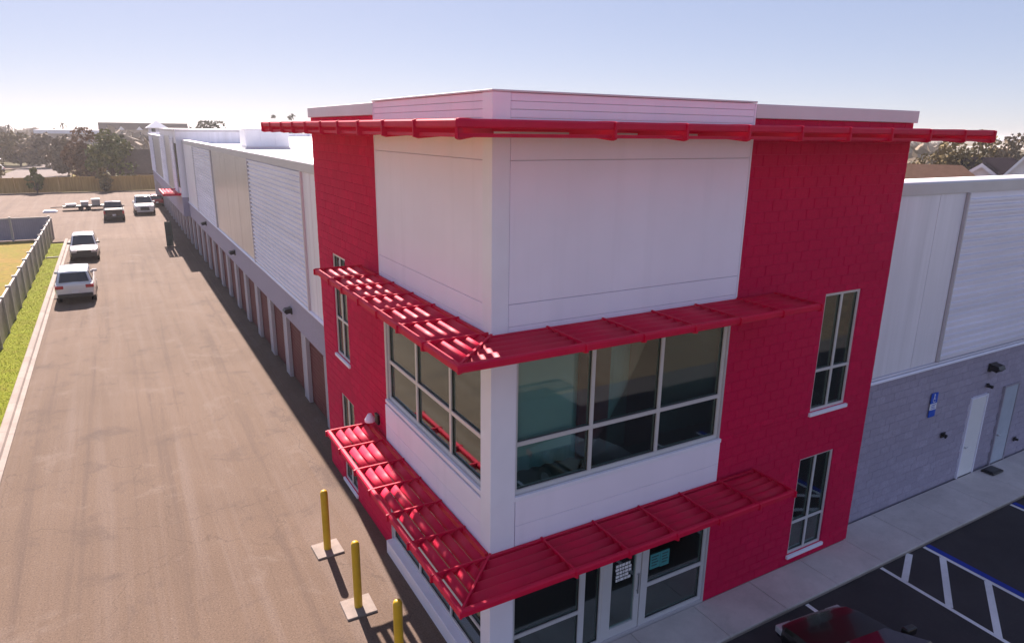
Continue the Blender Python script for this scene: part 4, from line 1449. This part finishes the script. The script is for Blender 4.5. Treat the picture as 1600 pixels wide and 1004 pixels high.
def tree_at(px, ytop, dist, wpx, mat, label, ybase=None, n=800, seed=0, group=None, **k):
    g0 = at(px, 502, dist)
    top = at(px, ytop, dist)
    r = wpx / 2 / 1066.86 * dist * 1.06
    return tree('tree', label, (g0.x, g0.y, -0.2), top.z + 0.2, r, mat, n, seed, group, size=max(0.22, dist * 0.0021), **k)


TREES = [
    # px, top, dist, width, leaf, label
    (172, 200, 150, 60, 'leaf_brown', 'tall reddish brown tree behind the wooden fence left of the house', 1500),
    (207, 203, 146, 66, 'leaf_green', 'broad olive green tree overhanging the house roof by the white lantern', 1700),
    (143, 212, 176, 46, 'leaf_gray', 'gray leaved tree between the street and the tall brown tree', 1100),
    (112, 208, 215, 54, 'leaf_gray', 'rounded gray tree over the far end of the street', 1100),
    (75, 206, 225, 60, 'leaf_olive', 'wide olive tree behind the parked dark cars on the street', 1100),
    (35, 207, 235, 56, 'leaf_gray', 'dull gray tree above the two dark cars at far left', 1000),
    (5, 199, 200, 52, 'leaf_brown', 'dark brown tree at the left edge of the photo', 1000),
    (8, 228, 150, 46, 'leaf_olive', 'low olive bush at the left edge just behind the wooden fence', 900),
    (92, 262, 132, 16, 'leaf_green', 'small green shrub by the wooden fence next to the street', 350),
    (193, 262, 131, 20, 'leaf_olive', 'small shrub poking over the wooden fence below the broad tree', 350),
    (222, 210, 160, 40, 'leaf_dark', 'dark tree behind the house gable left of the building end', 900),
    (355, 191, 260, 74, 'leaf_dark', 'dark tree clump standing beyond the white roof', 1300),
    (335, 200, 240, 34, 'leaf_dark', 'lower dark tree beside the clump beyond the white roof', 600),
    (478, 180, 330, 22, 'leaf_dark', 'ragged dark treetop showing behind the left end of the top canopy', 300),
    (452, 180, 330, 14, 'leaf_dark', 'small dark treetop above the rooftop unit', 200),
    (1440, 219, 112, 78, 'leaf_olive', 'wide olive tree beside the red tower behind the brown roof', 1700),
    (1490, 213, 118, 70, 'leaf_olive', 'tall olive tree in the middle of the right hand grove', 1500),
    (1530, 209, 140, 60, 'leaf_gray', 'pale olive tree behind the white gabled house', 1100),
    (1560, 212, 126, 34, 'leaf_dark', 'dark green tree right of the top canopy tip', 900),
    (1592, 236, 150, 36, 'leaf_olive', 'olive tree at the right edge of the photo below the sea', 700),
    (1570, 264, 96, 12, 'leaf_olive', 'yellowish shrub between the two white gables', 300),
]
for i, (px, yt, di, w, lf, lab, n) in enumerate(TREES):
    tree_at(px, yt, di, w, lf, lab, n=int(n * (4.5 if px > 1300 else 1.8)), seed=20 + i, lobes=22 if px > 1300 else 14)


def palm(px, ytop, dist, label, seed):
    rg = random.Random(seed)
    g0, top = at(px, 502, dist), at(px, ytop, dist)
    h = top.z + 0.2
    t = thing('palm_tree', label, 'palm tree', (g0.x, g0.y, -0.2))
    MB().tube((0, 0, 0), (0.2, 0, h - 0.6), 0.22, 0.16, 8).build('trunk', MAT['bark'], t)
    m = MB()
    for i in range(16):
        a = math.tau * i / 16 + rg.uniform(-.2, .2)
        prev = Vector((0.2, 0, h - 0.6))
        el = rg.uniform(-0.1, 1.1)
        for k in range(4):
            nx = prev + Vector((math.cos(a) * math.cos(el), math.sin(a) * math.cos(el), math.sin(el))) * 0.62
            s = Vector((-math.sin(a), math.cos(a), 0)) * (0.30 - 0.06 * k)
            m.quad(prev - s, prev + s, nx + s * 0.75, nx - s * 0.75)
            prev = nx
            el -= 0.5
    m.build('fronds', MAT['leaf_dark'], t)


palm(10, 190, 330, 'tall palm above the treeline at far left corner', 1)
palm(40, 190, 330, 'tall palm left of the pale flat roof on the horizon', 2)
palm(66, 195, 320, 'shorter palm over the left end of the pale flat roof', 3)
palm(145, 193, 330, 'palm standing just left of the big dark roofed building', 4)
palm(1478, 203, 230, 'palm crown rising over the top canopy at right', 5)

# distant wood reading as one mass along the horizon
n = 22000
ang = RNG.uniform(-0.28, 1.32, n)
dist = RNG.uniform(235, 800, n)
x = CAM_O.x + np.sin(ang) * dist
yy = CAM_O.y + np.cos(ang) * dist
zz = RNG.uniform(0, 1, n) * (6.3 + 1.5 * np.sin(ang * 41) + 1.2 * np.sin(ang * 97 + 1) + 0.7 * np.sin(ang * 230)) + 0.3
ok = (ang < 1.07) & (zz < 9.6) & ~((np.abs(x + 17) < 9) & (yy < 420)) & ~((np.abs(x + 21) < 7) & (yy < 300))
Pp = np.stack([x, yy, zz], 1)[ok]
a = RNG.normal(size=Pp.shape)
a /= np.linalg.norm(a, axis=1)[:, None]
b = np.cross(a, RNG.normal(size=Pp.shape))
b /= np.linalg.norm(b, axis=1)[:, None]
s = (RNG.uniform(1.2, 2.6, len(Pp)))[:, None]
V = np.stack([Pp - a * s, Pp + b * s * 0.7, Pp + a * s, Pp - b * s * 0.7], 1).reshape(-1, 3)
fw = tri_mesh('distant_wood', V, 4, MAT['leaf_gray'])
fw['kind'] = 'stuff'

# ------------------------------------------------------------------ far buildings
def house(name, label, loc, rz, w, d, hw_, hr, wallm, roofm, win=True, group=None):
    """gable house, ridge along local y, gable faces -y"""
    t = thing(name, label, 'house', loc, rz, group)
    MB().prism([(-w / 2, 0), (w / 2, 0), (w / 2, hw_), (0, hr), (-w / 2, hw_)], -d / 2, d / 2, lambda p, q: (p[0], q, p[1])).build('wall', MAT[wallm], t)
    sl_ = (hr - hw_) / (w / 2)
    e = 0.5
    rf = MB()
    for s in (-1, 1):
        a_ = [(0, hr + 0.02), (s * (w / 2 + e), hw_ - sl_ * e + 0.02), (s * (w / 2 + e), hw_ - sl_ * e + 0.24), (0, hr + 0.24)]
        rf.prism(a_, -d / 2 - e, d / 2 + e, lambda p, q: (p[0], q, p[1]))
    rf.build('roof', MAT[roofm], t)
    bb = MB()
    for s in (-1, 1):
        a_ = [(0, hr - 0.18), (s * (w / 2 + e), hw_ - sl_ * e - 0.18), (s * (w / 2 + e), hw_ - sl_ * e + 0.27), (0, hr + 0.27)]
        bb.prism(a_, -d / 2 - e - 0.06, -d / 2 - e - 0.005, lambda p, q: (p[0], q, p[1]))
    bb.build('bargeboard', MAT['house_white'], t)
    if win:
        for x_ in (-w * 0.22, w * 0.22):
            f_ = MB().box(x_ - 0.6, x_ + 0.6, -d / 2 - 0.08, -d / 2 - 0.01, 1.0, 2.4).build('window', MAT['house_white'], t)
            MB().box(x_ - 0.5, x_ + 0.5, -d / 2 - 0.1, -d / 2 - 0.082, 1.1, 2.3).build('pane', MAT['window_dark'], f_)
        f_ = MB().box(-0.45, 0.45, -d / 2 - 0.08, -d / 2 - 0.01, hw_ + 0.5, hw_ + 1.3).build('window', MAT['house_white'], t)
        MB().box(-0.36, 0.36, -d / 2 - 0.1, -d / 2 - 0.082, hw_ + 0.58, hw_ + 1.22).build('pane', MAT['window_dark'], f_)
    return t


def hip(name, label, loc, rz, w, d, hw_, hr, wallm, roofm):
    t = thing(name, label, 'house', loc, rz)
    MB().box(-w / 2, w / 2, -d / 2, d / 2, 0, hw_).build('wall', MAT[wallm], t)
    e = 0.6
    a = [(-w / 2 - e, -d / 2 - e, hw_ - 0.1), (w / 2 + e, -d / 2 - e, hw_ - 0.1), (w / 2 + e, d / 2 + e, hw_ - 0.1), (-w / 2 - e, d / 2 + e, hw_ - 0.1), (-w / 2 + d / 2, 0, hr), (w / 2 - d / 2, 0, hr)]
    MB().add(a, [(0, 1, 5, 4), (1, 2, 5), (2, 3, 4, 5), (3, 0, 4), (3, 2, 1, 0)]).build('roof', MAT[roofm], t)
    for x_ in (-w * 0.3, 0, w * 0.3):
        f_ = MB().box(x_ - 0.7, x_ + 0.7, -d / 2 - 0.07, -d / 2 - 0.01, 1.0, 2.3).build('window', MAT['house_white'], t)
        MB().box(x_ - 0.6, x_ + 0.6, -d / 2 - 0.09, -d / 2 - 0.072, 1.1, 2.2).build('pane', MAT['window_dark'], f_)
    return t


ANGR = -math.radians(58)     # facing the camera from the right
p = at(1440, 262, 96)
hip('house', 'low house with a broad brown hip roof beside the red tower', (p.x, p.y, -0.2), ANGR, 17, 9, 3.6, 7.5, 'house_beige', 'roof_brown')
p = at(1535, 262, 105)
house('house', 'white gabled house under a dark slate roof at right', (p.x, p.y, -0.2), -math.radians(65), 6.6, 9, 4.9, 7.4, 'house_white', 'roof_slate')
p = at(1533, 250, 113)
hip('house', 'slate roofed house block behind the two white gables', (p.x, p.y, -0.2), -math.radians(65), 17, 10, 4.6, 8.1, 'house_white', 'roof_slate')
p = at(1602, 262, 103)
house('house', 'white steep gable house cut off by the right edge', (p.x, p.y, -0.2), -math.radians(68), 6.0, 8, 4.6, 8.6, 'house_white', 'roof_slate')
house('house', 'brown roofed house with a white bargeboard just past the wooden fence', (3.2, 137.0, -0.2), math.radians(62), 8.5, 10, 2.6, 6.2, 'house_beige', 'roof_tan')

# white lantern tower
t = thing('lantern_tower', 'pale lantern shaped turret rising behind the far end of the building', 'tower', (4.0, 150, -0.2))
MB().box(-1.25, 1.25, -1.25, 1.25, 0, 9.0).build('shaft', MAT['house_white'], t)
MB().box(-1.7, 1.7, -1.7, 1.7, 9.0, 9.4).build('cornice', MAT['house_white'], t, bevel=0.05)
MB().box(-1.5, 1.5, -1.5, 1.5, 9.4, 10.3).build('louver_stage', MAT['smooth_white'], t)
MB().add([(-2.0, -2.0, 10.3), (2.0, -2.0, 10.3), (2.0, 2.0, 10.3), (-2.0, 2.0, 10.3), (0, 0, 11.7)], [(0, 1, 4), (1, 2, 4), (2, 3, 4), (3, 0, 4), (3, 2, 1, 0)]).build('roof', MAT['house_white'], t)
for s in (-0.7, 0.7):
    MB().box(s - 0.35, s + 0.35, -1.54, -1.51, 9.5, 10.2).build('opening', MAT['window_dark'], t)

# big dark roofed building on the horizon
t = thing('far_building', 'wide dark roofed building on the horizon behind the white lantern', 'building', (10.2, 352, -0.2))
MB().box(-17, 17, -10, 10, 0, 9.0).build('wall', MAT['house_beige'], t)
MB().prism([(-10.8, 8.9), (10.8, 8.9), (7, 11.9), (-7, 11.9)], -17.6, 17.6, lambda p_, q: (q, p_[0], p_[1])).build('roof', MAT['roof_slate'], t)
for x_ in (-9, -2, 5.5):
    MB().prism([(-1.3, 8.9), (1.3, 8.9), (0, 10.3)], -11.2, -7, lambda p_, q: (x_ + p_[0], q, p_[1])).build('dormer', MAT['house_white'], t)
    MB().box(x_ - 0.5, x_ + 0.5, -10.05, -10.0, 6.6, 8.2).build('window', MAT['window_dark'], t)
t = thing('far_building', 'long pale flat roofed building on the horizon at left', 'building', (-17.0, 300, -0.2))
MB().box(-9.5, 9.5, -8, 8, 0, 7.6).build('wall', MAT['house_beige'], t)
MB().box(-10, 10, -8.5, 8.5, 7.6, 8.9).build('roof', MAT['house_white'], t)
for x_ in (-6, -2, 2, 6):
    MB().box(x_ - 0.8, x_ + 0.8, -8.05, -8.0, 4.6, 6.4).build('window', MAT['window_dark'], t)
t = thing('far_building', 'low white shed at the left edge behind the bush', 'building', (-28.5, 172, -0.2))
MB().box(-3, 3, -3, 3, 0, 3.6).build('wall', MAT['house_white'], t)
MB().prism([(-3.4, 3.5), (3.4, 3.5), (0, 4.9)], -3.4, 3.4, lambda p_, q: (p_[0], q, p_[1])).build('roof', MAT['house_white'], t)
MB().box(-0.5, 0.5, -3.05, -3.0, 0, 2.2).build('door', MAT['window_dark'], t)

# cars on the neighbourhood streets
FAR = [(-26.6, 247, 'car_dark', 'suv', 'dark car on the far street, left one of the pair under the trees', 1.57),
       (-22.0, 249, 'car_dark', 'sedan', 'dark car on the far street, right one of the pair under the trees', 1.57),
       (-27.3, 186, 'car_white', 'sedan', 'white car parked at the far left beyond the wooden fence', 0.3),
       (-15.5, 232, 'car_silver', 'suv', 'pale van like car at the end of the far street', 0.1),
       (-8.0, 172, 'car_silver', 'sedan', 'pale car half hidden under the tall brown tree', 1.3),
       (-4.6, 196, 'car_dark', 'sedan', 'dark car parked behind the broad olive tree', 1.4)]
for (x, y_, pt_, kd, lab, rz) in FAR:
    car('parked_car', lab, kd, pt_, (x, y_, 0), rz, 1.1)

# two people on the street
def person(label, loc, shirt):
    t = thing('person', label, 'person', loc)
    m = bpy.data.meshes.new('body')
    J_ = [(0, 0, .92), (0, 0, 1.15), (0, 0, 1.42), (0, 0, 1.53), (0, 0, 1.66), (-.2, 0, 1.40), (-.26, .03, 1.12), (-.25, -.06, .88), (.2, 0, 1.40), (.26, -.03, 1.12), (.25, .08, .88),
          (-.09, 0, .88), (-.10, -.08, .48), (-.10, .04, .07), (-.10, -.10, .04), (.09, 0, .88), (.10, .10, .48), (.10, -.02, .07), (.10, -.14, .04)]
    E_ = [(0, 1), (1, 2), (2, 3), (3, 4), (2, 5), (5, 6), (6, 7), (2, 8), (8, 9), (9, 10), (0, 11), (11, 12), (12, 13), (13, 14), (0, 15), (15, 16), (16, 17), (17, 18)]
    R_ = [.15, .14, .16, .055, .105, .07, .05, .04, .07, .05, .04, .09, .065, .045, .04, .09, .065, .045, .04]
    m.from_pydata(J_, E_, [])
    m.materials.append(MAT[shirt])
    o = link('body', m, t)
    o.modifiers.new('skin', 'SKIN')
    for i, r in enumerate(R_):
        m.skin_vertices[0].data[i].radius = (r, r * 0.8)
    m.skin_vertices[0].data[0].use_root = True
    sb = o.modifiers.new('sub', 'SUBSURF')
    sb.levels = sb.render_levels = 1


person('person in dark clothes standing on the far street', (-17.3, 196, 0), 'car_dark')
person('person in blue clothes walking on the far street', (-14.6, 190, 0), 'fence_shade_blue')

# ------------------------------------------------------------------ air
hz = bpy.data.materials.new('haze')
hz.use_nodes = True
ht = hz.node_tree
ht.nodes.clear()
ho = ht.nodes.new('ShaderNodeOutputMaterial')
pv = ht.nodes.new('ShaderNodeVolumePrincipled')
pv.inputs['Color'].default_value = (0.95, 0.93, 0.95, 1)
pv.inputs['Density'].default_value = 0.00034
pv.inputs['Anisotropy'].default_value = 0.35
ht.links.new(pv.outputs[0], ho.inputs['Volume'])
hb = MB().box(-5000, 15500, -1700, 9500, -1.4, 15.5).build('haze', hz)
hb['kind'] = 'stuff'
